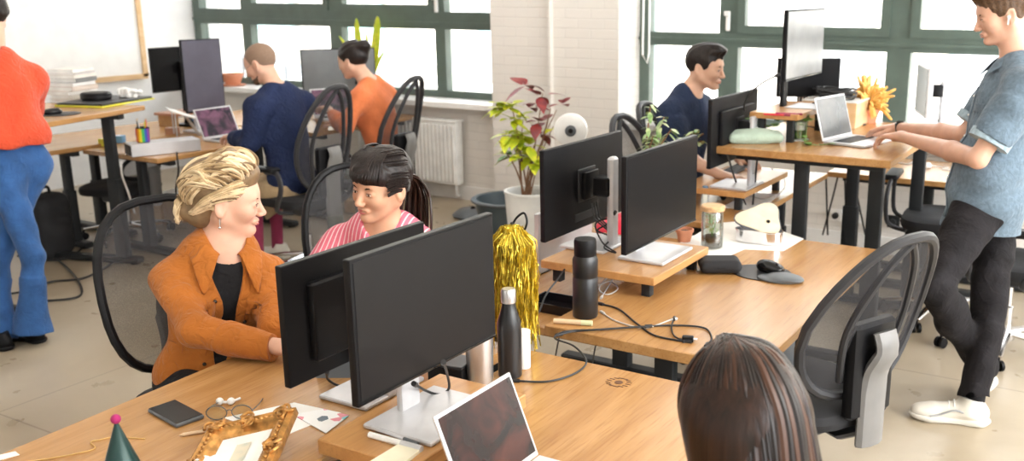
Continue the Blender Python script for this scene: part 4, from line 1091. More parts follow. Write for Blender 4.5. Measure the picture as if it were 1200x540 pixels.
# ---------- standing man in the denim shirt ----------
ank=(-.462,4.15,.10)
WLm=A3((-.965,4.60,1.128)); WRm=A3((-1.045,4.90,1.128))
sm_=Person('standing man in a short-sleeved denim shirt and black trousers typing at the right',(-.53,4.30,.93),(-.475,4.36,1.50),R(197),at(1174,16,3.97),R(203),R(17),0,
    at(1146,186,3.86),WLm,at(1130,158,4.25),WRm,'skin_fair',sw=.195,h=.003,neck=.053,
    hl=dict(d=(-.95,.42,-.10),curl=(.30,.55,.30),back=(-.05,0,1),ind=[(.25,.5,.3),(.35,.55,.3),(.4,.6,.35),(.45,.6,.35)]),hr=dict(d=(-.98,.05,-.10),curl=(.35,.55,.3),back=(-.05,0,1),ind=[(.3,.5,.3),(.4,.6,.35),(.45,.6,.35),(.5,.6,.3)]))
sm_.face(lip='lips_soft',open_=.002,brow='shorthair' if False else 'iris')
def shirt_extra(s):
    s.frame(); s.ell((-.525,4.31,1.04),(.130,.195,.20),.08); s.cap((-.53,4.31,1.06),(-.545,4.30,.80),.125,.165,.06)
shm,Rm,P2,H=sm_.garment('denim_shirt','denim',.026,('short',.70),h=.0045,wr=.0055,sg=.026,hem=None,seed=21,neckcut=(.070,.066,.02),vneck=(.022,.07),extra=shirt_extra,cuff=.006)
collar(sm_,'shirt_collar','denim',Rm,P2,H,ri=(.060,.060),ro=(.090,.096),open_=22,drop=.075,tipx=.04,parent=shm,tipy=.02)
for S_,E_ in ((sm_.SL,sm_.EL),(sm_.SR,sm_.ER)):
    d=(E_-S_)/np.linalg.norm(E_-S_); c=S_+(E_-S_)*.665-sm_.og
    MB().tube([tuple(c),tuple(c+d*.035)],[.0855,.0845],28).build('sleeve_turn_up',M['denimlt'],shm)
fm=surf_finder(sm_,shm,Rm,P2)
patch(fm,'button_placket','denim',shm,[(-.016,.46),(.016,.46),(.016,-.10),(-.016,-.10)],.005,14)
for u_ in (.42,.34,.25,.16,.07): c,_n=fm(0,u_,.005); MB().sphere(tuple(c),.005,8).build('button',M['whitep'],shm)
pf=patch(fm,'chest_pocket','denim',shm,[(.045,.38),(.125,.38),(.125,.27),(.045,.27)],.007)
patch(fm,'pocket_flap','denim',pf,[(.043,.395),(.127,.395),(.127,.355),(.043,.355)],.010)
# near leg: bent knee, foot behind; other leg straight with the foot flat
hipN,hipF=A3((-.545,4.20,.90)),A3((-.50,4.40,.90))
kN=at(1095,336,3.88); aN=at(1155,434,4.32)
kF=at(1160,345,4.12); aF=A3((-.47,4.09,.125))
trousers(sm_,'trousers','blackp',[(hipN,kN,aN),(hipF,kF,aF)],h=.0055,wr=.006,r=(.100,.074,.058),flare=.004,hipr=(.125,.165,.14),seed=23,top=.12)
shoe(sm_,(aF[0]-.03,aF[1]-.01,0),(-.90,-.22,0),'shoe',.315,.004)
b2=shoe(sm_,(aN[0],aN[1],0),(-.30,-.85,0),'shoe',.27,.005,lift=.05,pitch=R(22))
for a in (aF,aN): MB().tube([(a[0]-sm_.og[0],a[1]-sm_.og[1],a[2]+.03),(a[0]-sm_.og[0],a[1]-sm_.og[1],max(.07,a[2]-.05))],[.042,.040],16).build('sock',M['btee'],sm_.root)
sm_.hair_shell('hair','shorthair',r=(.108,.084,.096),c=(-.018,0,.038),h=.0035,parts=[('ell',(.055,0,.105),(.055,.055,.030),.04)],
   cut=[((.125,0,-.030),(.072,.13,.098)),((.010,.09,-.062),(.034,.03,.066)),((.010,-.09,-.062),(.034,.03,.066)),((-.02,0,-.115),(.12,.12,.065))],disp=wrinkle(.0018,110,9))
s=MB(); s.sphere(sm_.W((-.000,.086,-.012)),.0075,10).tube([sm_.W((.002,.088,-.014)),sm_.W((.010,.090,-.040))],.0032,7); tag(s.build('earbud',M['whitep'],sm_.body),'white wireless earbud in the ear')
wd=(sm_.WR-sm_.ER)/np.linalg.norm(sm_.WR-sm_.ER); c=sm_.WR-wd*.028-sm_.og
s=MB().tube([tuple(c),tuple(c+wd*.022)],[.0325,.0315],20); s.build('watch_strap',M['black'],sm_.root)
MB().box(tuple(c+wd*.011+A3((0,0,.028))),(.036,.032,.010),bev=.004).build('watch_case',M['blackg'],sm_.root)

# ---------- woman in the red jumper at the left edge ----------
rd_=Person('standing woman in a red-orange jumper and flared blue jeans at the left edge',(-5.16,2.86,.94),(-5.215,2.87,1.43),R(184),at(-16,20,5.05),R(190),R(18),0,
    (-5.30,2.60,1.13),(-5.56,2.66,1.08),(-5.35,3.10,1.13),(-5.55,3.05,1.08),'skin_fair',fem=True,sw=.185,h=.005,hl=dict(d=(-1,0,-.05)),hr=dict(d=(-1,0,-.05)))
def ex(s): s.frame(); s.ell((-5.13,2.86,1.05),(.135,.185,.13),.08)
rd_.garment('jumper','redk',.030,('long',.9),h=.0065,wr=.006,sg=.022,hem=.045,seed=31,neckcut=(.095,.11,.03),extra=ex)
ankL,ankR=A3((-4.93,2.70,.07)),A3((-5.08,3.0,.07))
def exj(s): s.frame(); s.ell((-5.11,2.80,.88),(.088,.082,.10),.05); s.ell((-5.11,2.94,.88),(.088,.082,.10),.05)
trousers(rd_,'jeans','jeans',[((-5.12,2.78,.88),at(38,300,5.0),(-4.90,2.69,.06)),((-5.14,2.95,.88),at(0,300,5.05),at(-4,396,5.0))],h=.0055,wr=.004,r=(.088,.054,.050),k=.015,flare=.045,hipr=(.115,.155,.13),seed=33,top=.13,extra=exj)
shoe(rd_,(-4.93,2.70,0),(-1,-.2,0),'black',.25,.006,'black',detail=False,name='boot'); 
af=at(-2,396,4.95); shoe(rd_,(af[0],af[1],0),(-1,-.3,0),'black',.25,.006,'black',detail=False,name='boot')
rd_.hair_shell('hair','darkhair',r=(.115,.092,.10),c=(-.025,0,.04),h=.005,parts=[],cut=[((.12,0,-.045),(.080,.13,.105))],disp=wrinkle(.002,90,4))

# ---------- long-haired woman in the foreground ----------
fw_=Person('woman with long dark brown hair seen from behind in the foreground',(-.50,1.50,.38),(-.53,1.49,.88),R(165),at(860,484,1.74),R(158),R(10),0,
    (-.66,1.27,.77),(-.88,1.47,.765),(-.66,1.76,.77),(-.88,1.68,.765),'skin_mid',fem=True,sw=.175,h=.004,hl=dict(d=(-1,.2,0)),hr=dict(d=(-1,-.1,0)))
fw_.face()
fw_.garment('top','btee',.016,('long',.8),h=.008,sg=.012,hem=-.05,seed=35)
trousers(fw_,'trousers','btee',[((-.50,1.42,.45),(-.90,1.40,.50),(-.88,1.40,.12)),((-.50,1.62,.45),(-.90,1.64,.50),(-.88,1.64,.12))],h=.01)
fw_.hair_shell('hair','brownhair',r=(.116,.092,.100),c=(-.022,0,.038),h=.004,parts=[('cone',(-.05,.035,-.02),(-.075,.05,-.30),.075,.062,.06),('cone',(-.05,-.035,-.02),(-.075,-.05,-.30),.075,.062,.06),('cone',(.0,.068,.02),(-.02,.075,-.26),.036,.042,.05),('cone',(.0,-.068,.02),(-.02,-.075,-.26),.036,.042,.05)],
   cut=[((.125,0,-.045),(.088,.075,.115)),((.11,0,-.2),(.10,.085,.15))])
rs=np.random.RandomState(9); paths=[]
for i in range(300):
    a=rs.uniform(.75,2*PI-.75); c_,s_=math.cos(a),math.sin(a); j=rs.uniform(-.004,.004)
    pts=[(-.005+rs.uniform(-.02,.02),s_*.006,.139),(-.02+.06*c_,.052*s_,.122),(-.02+.100*c_+j,.083*s_,.075),(-.022+.117*c_+j,.095*s_+j,.02),(-.035+.112*c_+j,.104*s_,-.06),(-.045+.108*c_,.112*s_,-.15),(-.055+.10*c_,.116*s_,-.24),(-.06+.09*c_,.118*s_,-.32)]
    k_=rs.uniform(1.02,1.06); pts=[(-.02+(q[0]+.02)*k_,q[1]*k_,.04+(q[2]-.04)*(k_ if q[2]>.04 else 1)) for q in pts]
    paths.append((pts,rs.uniform(.004,.0085)))
locks(fw_,'hair_strands',['brownhair','brown_d','brown_l','brownhair'],paths,n=5,flat=.5)
# ================= CHAIRS =================
office_chair('black mesh office chair behind the woman in the rust jacket',(-2.58,1.98,0),R(-14),style='mesh',back_h=.56,back_w=.50,group='office chairs',arms=False)
office_chair('black mesh office chair behind the woman in the pink striped shirt',(-2.60,2.76,0),R(-42),style='mesh',back_h=.54,back_w=.46,group='office chairs',arms=False)
office_chair('black office chair of the man in the navy sweater, loop backrest',(-4.66,4.40,0),R(178),back_h=.66,back_w=.44,seat_z=.48,group='office chairs')
office_chair('black office chair of the woman in the orange top, loop backrest',(-4.62,5.04,0),R(186),back_h=.66,back_w=.44,seat_z=.48,group='office chairs',arms=False)
office_chair('empty black office chair in the right foreground by the mouse pad desk',(-.88,3.04,0),R(155),back_h=.55,back_w=.56,seat_z=.45,group='office chairs',lean=13,arms=False)
office_chair('office chair with chromed base standing behind the man in denim',(-.47,5.06,0),R(180),group='office chairs',lean=5,back_h=.5)
office_chair('backless black swivel stool tucked at the desk behind the standing desk',(-.86,5.42,0),R(95),group='office chairs',back=False,seat_z=.56)
office_chair('dark office chair of the man in the navy t-shirt',(-2.16,4.94,0),R(-2),back_h=.50,back_w=.40,group='office chairs',seat_z=.58,arms=False)
office_chair('empty black chair with arched back behind the middle monitors',(-1.99,4.36,0),R(-4),back_h=.62,group='office chairs',arms=False)
office_chair('dark office chair half hidden under the left desks',(-6.45,4.34,0),R(200),style='mesh',back_h=.20,seat_z=.38,group='office chairs',arms=False)
office_chair('office chair of the long-haired woman in the foreground',(-.46,1.52,0),R(172),back_h=.45,group='office chairs',seat_z=.38)

def gp(x,y,z):
    d=_f+_r*(x-700)/1130-_u*(y-270)/1130; return A3((0,0,1.8))+d*((z-1.8)/d[2])
def flat(name,label,cat,pts,z,th,mat,group=None):
    o=MB().prism([gp(x,y,z)[:2] for x,y in pts],z,z+th).build(name,M[mat] if isinstance(mat,str) else mat); return tag(o,label,cat,group)
def thing(name,label,cat,loc,rz=0,group=None): return empty(name,tuple(map(float,loc)),rz,label,cat,group)

# ================= FOREGROUND DESK =================
Z0=DZ
c=(gp(175,484,Z0)+gp(238,490,Z0))/2
o=thing('smartphone','smartphone in a dark case lying on the desk corner near the gold frame','phone',c,R(-10))
MB().box((0,0,.006),(.150,.078,.011),bev=.006).build('case',M['gsteel'],o); MB().box((0,0,.0125),(.142,.071,.001)).build('screen',M['blackg'],o)
for i,(x,y) in enumerate(((258,474),(271,474))):
    p=gp(x,y,Z0); o=thing('wireless_earbud',['left','right'][i]+' one of two white wireless earbuds on the desk beside the phone','earbud',p,R(20+60*i),'white earbuds on the desk')
    MB().sphere((0,0,.010),(.011,.009,.010),12).build('bud',M['whitep'],o); MB().tube([(.004,0,.008),(.030,.006,.006)],.0035,8).build('stem',M['whitep'],o)
a,b_=gp(243,492,Z0+.003),gp(296,490,Z0+.003); cx=(a+b_)/2
o=thing('eyeglasses','thin wire eyeglasses lying beside the phone','eyeglasses',(cx[0],cx[1],Z0),math.atan2(b_[1]-a[1],b_[0]-a[0]))
g=MB()
for s_ in (-1,1): g.tube([(s_*.032+.026*math.cos(t_),.0,.022+.019*math.sin(t_)) for t_ in np.linspace(0,2*PI,20)[:-1]],.0013,6,closed=True)
g.tube([(-.008,0,.026),(0,.002,.029),(.008,0,.026)],.0013,6); g.build('frame',M['gsteel'],o)
for s_ in (-1,1): MB().tube([(s_*.058,0,.026),(s_*.060,.06,.016),(s_*.052,.125,.003)],.0014,6).build('temple',M['gsteel'],o)
for s_ in (-1,1): MB().lathe([(.0245,-.0006),(.0245,.0006)],n=20,M=Matrix.Translation((s_*.032,0,.022))@Matrix.Rotation(R(90),4,'X')).build('lens',M['jarglass'],o)
a,b_=gp(215,509,Z0+.005),gp(252,503,Z0+.005)
M['beige']=plain('natural_wood_pencil',(.66,.48,.30),.55)
tag(MB().tube([a,b_],.0045,6).tube([a,a+(a-b_)*.14],[.0045,.0008],6).build('pencil',M['beige']),'short natural wood pencil left of the gold frame','pencil')
# ornate gilt frame leaning on the riser corner
M['gilt']=plain('antique_gilt',(.50,.25,.07),.34,.65,var=.35,scale=40,bumps=.6,bscale=120)
A_,B_,C_=gp(247,508,Z0+.02),gp(350,484,Z0+.075),gp(392,541,Z0+.07)
ex=(B_-A_); W_=np.linalg.norm(ex); ex/=W_; ey=(C_-B_); ey=ey-ex*(ey@ex); Hh=.30; ey/=np.linalg.norm(ey); ez=np.cross(ey,ex)
o=thing('picture_frame','ornate gilded picture frame with a small faded drawing, lying tilted on the desk','picture frame',(A_[0],A_[1],Z0))
def fr(u,v,w_=0): return Vector(A_+ex*u+ey*v+ez*w_-A3((A_[0],A_[1],Z0)))
FM=MB(); fw__=.052
prof=[(0,0),(0,.018),(.010,.026),(.018,.020),(.028,.024),(.036,.014),(.046,.010),(.052,.002)]
def ringpts(i): d_,h_=prof[i]; return [(d_,d_,h_),(W_-d_,d_,h_),(W_-d_,Hh-d_,h_),(d_,Hh-d_,h_)]
V=[];F=[]
for i in range(len(prof)):
    V+=[tuple(fr(*q)) for q in ringpts(i)]
for i in range(len(prof)-1):
    for k in range(4): F.append((i*4+k,i*4+(k+1)%4,(i+1)*4+(k+1)%4,(i+1)*4+k))
FM.add(V,F); F0=FM.build('moulding',M['gilt'],o,angle=50)
rs=np.random.RandomState(1); orn=MB()
def scroll(u,v,a0,s_):
    pts=[fr(u+s_*(1-t)*.022*math.cos(a0+t*7),v+s_*(1-t)*.022*math.sin(a0+t*7),.026+.004*math.sin(t*9)) for t in np.linspace(0,.9,12)]
    orn.tube(pts,[.0045*(1-.6*t) for t in np.linspace(0,1,12)],6)
for (u,v) in ((.02,.02),(W_-.02,.02),(W_-.02,Hh-.02),(.02,Hh-.02),(W_/2,.018),(W_/2,Hh-.018),(.018,Hh/2),(W_-.018,Hh/2)):
    for k in range(6): scroll(u+rs.normal()*.010,v+rs.normal()*.010,rs.uniform(0,6),rs.uniform(.5,1.0))
for t in np.linspace(.08,.92,16):
    for (u,v) in ((W_*t,.022),(W_*t,Hh-.022),(.022,Hh*t),(W_-.022,Hh*t)): orn.sphere(tuple(fr(u,v,.022)),(.006,.005,.004),8)
orn.build('scroll_ornament',M['gilt'],o)
MB().add([tuple(fr(u,v,.004)) for u,v in ((.045,.045),(W_-.045,.045),(W_-.045,Hh-.045),(.045,Hh-.045))]+[tuple(fr(u,v,.0)) for u,v in ((.045,.045),(W_-.045,.045),(W_-.045,Hh-.045),(.045,Hh-.045))],[(0,1,2,3),(7,6,5,4),(0,4,5,1),(1,5,6,2),(2,6,7,3),(3,7,4,0)]).build('mat_board',M['paper'],o)
m,t,b=nt('faded_drawing'); setp(b,None,.7); noise_mix(t,b,(.50,.55,.48),(.72,.66,.52),18,lo=.4,hi=.6); M['draw']=m
MB().add([tuple(fr(u,v,.006)) for u,v in ((.10,.09),(W_-.09,.09),(W_-.09,Hh-.09),(.10,Hh-.09))],[(0,1,2,3)]).build('drawing',M['draw'],o)
# papers with a colourful print
flat('paper_sheet','white sheet of paper under the gold frame','paper',((262,490),(345,472),(400,484),(330,512)),Z0,.0015,'paper')
m,t,b=nt('sticker_print'); setp(b,None,.5); tc=node(t,'ShaderNodeTexCoord'); vo=node(t,'ShaderNodeTexVoronoi'); vo.inputs['Scale'].default_value=34; cr=node(t,'ShaderNodeValToRGB'); cr.color_ramp.interpolation='CONSTANT'
for p_,c_ in ((.0,(.85,.86,.86)),(.5,(.25,.62,.66)),(.64,(.84,.84,.83)),(.72,(.72,.25,.3)),(.78,(.08,.12,.16)),(.84,(.80,.82,.82))):
    e=cr.color_ramp.elements.new(p_) if p_>0 else cr.color_ramp.elements[0]; e.position=p_; e.color=(*c_,1)
cr.color_ramp.elements[-1].color=(.82,.83,.83,1)
sx=node(t,'ShaderNodeSeparateColor'); t.links.new(tc.outputs['Object'],vo.inputs['Vector']); t.links.new(vo.outputs['Color'],sx.inputs[0]); t.links.new(sx.outputs[0],cr.inputs[0]); t.links.new(cr.outputs[0],b.inputs['Base Color']); M['sticker']=m
flat('sticker_sheet','sheet printed with small blue and red stickers beside the gold frame','sticker sheet',((343,486),(380,480),(409,487),(382,508)),Z0+.0015,.002,'sticker')
# crumpled tissue
s=SDF(); p=gp(240,545,Z0+.012); 
rs=np.random.RandomState(4)
for i in range(7): s.ell(tuple(p+rs.normal(size=3)*A3((.013,.013,.006))),tuple(rs.uniform(.009,.018,3)),.004)
tag(s.build('crumpled_tissue',M['whitep'],None,.003,wrinkle(.002,150,1)),'crumpled clear wrapper left of the gold frame','wrapper')
# party hat
M['hatgreen']=plain('dark_green_foil',(.008,.036,.032),.3,.3)
M['pompink']=plain('magenta_felt',(.30,.012,.10),.9,bumps=.6,bscale=300)
top=at(136,494,2.02); bx=gp(141,600,Z0)
o=thing('party_hat','dark green cone party hat with a magenta pompom','party hat',(top[0],top[1],Z0))
hh=top[2]-Z0; MB().lathe([(.070,0),(.069,.004),(.004,hh-.004),(.0,hh)],n=40).build('cone',M['hatgreen'],o)
q=MB(); q.lathe([(.0705,.0),(.068,.012)],n=40,cap=False); q.build('rim_band',M['beige'],o)
MB().sphere((0,0,hh+.006),.0105,14).build('pompom',M['pompink'],o)
M['goldcord']=plain('gold_cord',(.62,.38,.12),.4,.4)
cable('thin gold cord curling on the desk behind the party hat',[tuple(gp(x,y,Z0+.002)) for x,y in ((-20,548),(30,541),(70,535),(110,526),(106,518),(118,515),(135,512),(170,514))],.0016,'goldcord','gold_coloured_cord' if False else 'cord','cord',False)
flat('paper_strip','white paper strip at the far lower left desk corner','paper',((-12,536),(18,529),(23,533),(-8,541)),Z0,.0012,'paper')
# small black speaker wedge behind M1
p=gp(398,438,Z0); o=thing('desk_speaker','small blue-black wedge speaker under the rear foreground monitor','speaker',p,R(30))
V=[(-.06,-.03,0),(.06,-.03,0),(.06,.04,0),(-.06,.04,0),(-.06,.0,.05),(.06,.0,.05)]; MB().add(V,[(0,3,2,1),(0,1,5,4),(2,3,4,5),(0,4,3),(1,2,5)]).build('body',M['gsteel'],o)
MB().box((0,-.018,.024),(.10,.002,.03),Matrix.Rotation(R(-31),4,'X')).build('grille',M['black'],o)
# bottles and cylinders
M['bottleblk']=plain('matte_black_enamel',(.012,.012,.013),.33)
p=gp(598,440,Z0); o=thing('water_bottle','slim black steel water bottle with a silver cap between the foreground desks','bottle',p)
MB().lathe([(.030,0),(.034,.004),(.0345,.14),(.033,.165),(.024,.195),(.019,.215),(.018,.225)],n=28).build('body',M['bottleblk'],o)
MB().lathe([(.0205,.222),(.021,.226),(.021,.256),(.018,.262),(0,.263)],n=24).build('cap',M['steel'],o)
p=gp(563,447,Z0); o=thing('steel_tumbler','tall brushed steel tumbler behind the large grey screen','tumbler',p)
MB().lathe([(.035,0),(.037,.01),(.040,.15),(.038,.152),(.035,.01),(0,.008)],n=28).build('cup',M['steel'],o); MB().lathe([(.041,.150),(.041,.158),(.039,.158)],n=28).build('rim',M['chrome'],o)
p=gp(614,430,Z0); o=thing('white_canister','small white canister beside the black water bottle','canister',p); MB().lathe([(.019,0),(.020,.003),(.020,.105),(.018,.108)],n=20).build('body',M['whitep'],o); MB().lathe([(.0205,.104),(.0205,.114),(.016,.116),(0,.116)],n=20).build('lid',M['sill'],o)
p=gp(530,443,Z0); o=thing('storage_box','low black box on the desk behind the silver monitor base','box',p,R(10)); MB().box((0,0,.025),(.11,.09,.05),bev=.006).build('body',M['black'],o); MB().box((0,0,.053),(.112,.092,.008),bev=.003).build('lid',M['charcoal'],o)
# notepad and pens on the riser
RZ=.77
flat('notepad','cream notepad on the corner of the foreground riser','notepad',((432,545),(468,523),(494,529),(466,552)),RZ,.008,plain('cream_paper',(.83,.78,.60),.7))
a,b_=gp(433,509,RZ+.007),gp(494,526,RZ+.007); o=thing('marker_pen','white marker pen beside the silver monitor base on the riser','marker pen',(a[0],a[1],RZ)); L=b_-a
MB().tube([(0,0,.007),tuple(L*.62+A3((0,0,.007)))],.0075,10).build('barrel',M['whitep'],o); MB().tube([tuple(L*.62+A3((0,0,.007))),tuple(L+A3((0,0,.007)))],.0082,10).build('cap',M['silverp'],o)
a,b_=gp(436,501,RZ+.012),gp(490,520,RZ+.012); o=thing('fountain_pen','slim grey pen lying against the silver monitor base','pen',(a[0],a[1],RZ)); L=b_-a
MB().tube([(0,0,.012),tuple(L*.7+A3((0,0,.012)))],.0045,8).build('barrel',M['silverp'],o); MB().tube([tuple(L*.7+A3((0,0,.012))),tuple(L+A3((0,0,.012)))],.005,8).build('cap',M['gsteel'],o)
# foreground laptop
m,t,b=nt('laptop_wallpaper'); setp(b,None,.2,0,.25); noise_mix(t,b,(.006,.004,.004),(.11,.026,.016),6,detail=8,lo=.35,hi=.8,dist=1.5); M['lapfg']=m
m,t,b=nt('galaxy_wallpaper'); setp(b,None,.2); noise_mix(t,b,(.02,.015,.03),(.35,.14,.26),9,detail=8,lo=.4,hi=.8,dist=1.2); M['galaxy']=m
o=laptop('silver laptop with a dark red-brown screen in front of the long-haired woman',(-1.035,1.60,Z0),R(0),.282,.212,112,M['lapfg'],sc_=1.0)
# carved mark in wood
M['burn']=plain('burnt_wood',(.12,.05,.02),.7)
q=MB(); p=gp(725,448,Z0)
for i in range(14):
    a=2*PI*i/14; q.box((p[0]+.030*math.cos(a),p[1]+.030*math.sin(a),Z0+.0006),(.016,.0035,.001),None)
q.lathe([(.012,0),(.012,.0012),(0,.0012)],(p[0],p[1],Z0),14)
tag(q.build('carved_rosette',M['burn']),'small dark rosette burnt into the foreground desk top','mark')
cable('black cable looping over the back edge of the foreground desk',[tuple(gp(x,y,Z0+.004)) for x,y in ((604,446),(640,447),(668,440),(684,430))]+[tuple(gp(686,420,.74)),tuple(gp(672,405,.76)),tuple(gp(650,396,.77)),tuple(gp(664,388,.735)),tuple(gp(700,386,.735)),tuple(gp(760,382,.735))],.003)
cable('short black monitor cable sagging under the large grey screen',[tuple(gp(x,y,z)) for x,y,z in ((486,450,.87),(500,458,.80),(515,462,.78),(526,455,.79),(524,438,.86),(520,425,.95))],.0035)
cable('black cable under the rear foreground monitor',[tuple(gp(x,y,z)) for x,y,z in ((383,436,.80),(384,444,.74),(395,451,.725),(412,454,.725),(425,450,.73))],.0035)

# ================= MIDDLE DESK =================
Z1=.725
p=gp(686,370,Z1); o=thing('thermos_flask','large matte black thermos flask on the near corner of the middle desk','thermos',p)
MB().lathe([(.040,0),(.043,.005),(.043,.135),(.0415,.138),(.0415,.144),(.043,.147),(.043,.20),(.037,.214)],n=32).build('body',M['bottleblk'],o)
MB().lathe([(.036,.212),(.0375,.216),(.0375,.262),(.035,.27),(0,.272)],n=32).build('lid',M['black'],o)
a,b_=gp(649,376,Z1+.008),gp(694,379,Z1+.008); o=thing('highlighter','pale green highlighter pen lying before the black thermos','highlighter',(a[0],a[1],Z1)); L=b_-a; M['pgreen']=plain('pale_green_plastic',(.58,.60,.36),.45)
MB().tube([(0,0,.009),tuple(L*.72+A3((0,0,.009)))],.0085,12).build('barrel',M['beige'],o); MB().tube([tuple(L*.72+A3((0,0,.009))),tuple(L+A3((0,0,.009)))],.009,12).build('cap',M['pgreen'],o)
p=gp(655,362,.66); o=thing('desk_tray','shallow black tray on the lower brown desk beside the thermos','tray',p,R(0))
MB().box((0,0,.004),(.20,.13,.006)).box((0,.063,.018),(.20,.006,.034)).box((0,-.063,.018),(.20,.006,.034)).box((.098,0,.018),(.006,.13,.034)).box((-.098,0,.018),(.006,.13,.034)).build('tray_body',M['blackg'],o)
# gold tinsel pom
M['tinsel']=plain('gold_tinsel_foil',(.66,.50,.06),.28,.8,var=.25,scale=120)
cx,cy=gp(603,405,Z0)[:2]; o=thing('gold_tinsel_garland','shaggy gold tinsel garland hanging on a stand behind the foreground monitor','tinsel',(cx,cy,Z0))
MB().lathe([(.05,0),(.05,.008),(.006,.012),(.005,.395),(0,.397)],n=16).build('stand',M['dsteel'],o)
q=MB(); rs=np.random.RandomState(2)
for i in range(620):
    a=rs.uniform(0,2*PI); r0=rs.uniform(.0,.035); r1=rs.uniform(.015,.078); L=rs.uniform(.26,.385); w_=rs.uniform(.0013,.0028); pts=[]
    k=8
    x=r0*math.cos(a);y=r0*math.sin(a)*.8
    for j in range(k+1):
        t_=j/k; rr_=r0+(r1-r0)*min(1,t_*7)**.6; pts.append(Vector((rr_*math.cos(a)+rs.normal()*.0045,rr_*math.sin(a)*.85+rs.normal()*.0045,.39-.018*(rr_/.06)-L*t_**1.05)))
    b0=len(q.V); tw=rs.uniform(0,PI)
    for j,pp in enumerate(pts):
        an=tw+j*rs.uniform(.3,1.1); d_=Vector((math.cos(an),math.sin(an),0))*w_; q.V+= [tuple(pp-d_),tuple(pp+d_)]
    for j in range(k): q.F.append((b0+2*j,b0+2*j+1,b0+2*j+3,b0+2*j+2)); q.M.append(0)
tn=q.build('tinsel_strands',M['tinsel'],o,smooth=False); tag(tn,kind='stuff')
MB().tube(spline([(.0,0,.385),(.012,.01,.41),(.035,.015,.425),(.045,.015,.40),(.04,.01,.375)],5),.0035,6).build('hanging_loop',M['black'],o)
# mouse pad, mouse, case
p=(gp(865,318,Z1)+gp(951,330,Z1))/2; c=gp(905,322,Z1)
o=thing('mouse_pad','dark grey mouse pad with padded wrist rest','mouse pad',(c[0],c[1],Z1),R(-8)); 
pts=[]
for a in range(0,360,10): pts.append((-.045+.115*math.cos(R(a)),.0+.115*math.sin(R(a))*.92))
MB().prism(pts,0,.004).build('pad',M['charcoal'],o)
s=SDF(); s.ell((.085,-.035,.010),(.062,.046,.014),.02); s.ell((.03,-.06,.006),(.06,.045,.009),.03); s.box((.04,0,-.1),(.3,.3,.1),.001,.002,'-')
s.build('wrist_rest',M['gsteel'],o,.004)
m_=thing('computer_mouse','black ergonomic mouse on the grey mouse pad','mouse',(c[0]-.02,c[1]+.03,Z1+.004),R(-25))
s=SDF(); s.ell((0,0,.016),(.060,.036,.024),.02); s.ell((-.015,-.012,.022),(.035,.028,.020),.02); s.ell((.01,.030,.010),(.035,.018,.012),.02); s.box((0,0,-.1),(.3,.3,.1),.001,.002,'-'); s.build('shell',M['blackg'],m_,.003)
MB().lathe([(.008,-.003),(.009,0),(.008,.003)],n=14,M=Matrix.Translation((.035,0,.033))@Matrix.Rotation(R(90),4,'X')).build('scroll_wheel',M['charcoal'],m_)
c=gp(843,318,Z1); o=thing('headphone_case','rounded black zip case on the middle desk','case',(c[0],c[1],Z1),R(30)); s=SDF(); s.box((0,0,.030),(.082,.060,.026),.025,.02); s.build('shell',M['seatfab'],o,.004)
MB().tube([(.083*math.cos(a)*.98,.061*math.sin(a)*.98,.030) for a in np.linspace(0,2*PI,28)[:-1]],.002,6,closed=True).build('zip',M['black'],o)
# terrarium jar
c=gp(834,290,Z1); o=thing('terrarium_jar','glass jar terrarium with cork lid and small green plants','terrarium',(c[0],c[1],Z1))
MB().lathe([(.040,0),(.046,.004),(.047,.012),(.047,.150),(.044,.158),(.044,.166),(.042,.166),(.0425,.156),(.045,.148),(.045,.012),(.0,.006)],n=36,cap=False).build('glass',M['jarglass'],o)
M['cork']=plain('cork_wood',(.60,.37,.19),.7,var=.15,scale=60)
MB().lathe([(.044,.163),(.051,.165),(.052,.182),(.048,.186),(0,.186)],n=32).build('cork_lid',M['cork'],o)
MB().lathe([(.043,.008),(.044,.048),(.03,.055),(0,.052)],n=28).build('soil',M['soil'],o)
def leafmat(name,c1,c2,rough=.4):
    m,t,b=nt(name); setp(b,None,rough); b.inputs['Subsurface Weight'].default_value=.1; b.inputs['Subsurface Scale'].default_value=.01; noise_mix(t,b,c1,c2,25); return m
M['lf']=leafmat('green_leaf',(.10,.26,.035),(.26,.46,.09)); M['lfv']=leafmat('variegated_leaf',(.13,.27,.07),(.62,.68,.38)); M['lfy']=leafmat('yellow_green_leaf',(.42,.55,.02),(.70,.70,.03)); M['lfr']=leafmat('dark_red_leaf',(.14,.012,.02),(.30,.035,.03)); M['stem']=plain('brown_stem',(.22,.11,.055),.7); M['stemg']=plain('green_stem',(.18,.30,.08),.6)
rs=np.random.RandomState(6); q=MB(); st=MB()
for i in range(34):
    a=rs.uniform(0,6.28); r_=rs.uniform(0,.022); z=rs.uniform(.06,.145); b0=(r_*math.cos(a),r_*math.sin(a),z); d_=rs.uniform(.012,.022); q.leaf(b0,(b0[0]+d_*math.cos(a),b0[1]+d_*math.sin(a),z+rs.uniform(-.004,.012)),.012,.1,seg=4)
for i in range(6): a=i; st.tube([(0,0,.05),(.012*math.cos(a),.012*math.sin(a),.10),(.018*math.cos(a),.018*math.sin(a),.14)],.0012,5)
S_=st.build('stems',M['stemg'],o); q.build('leaves',M['lf'],o); tag(o.children[-1],kind='stuff')
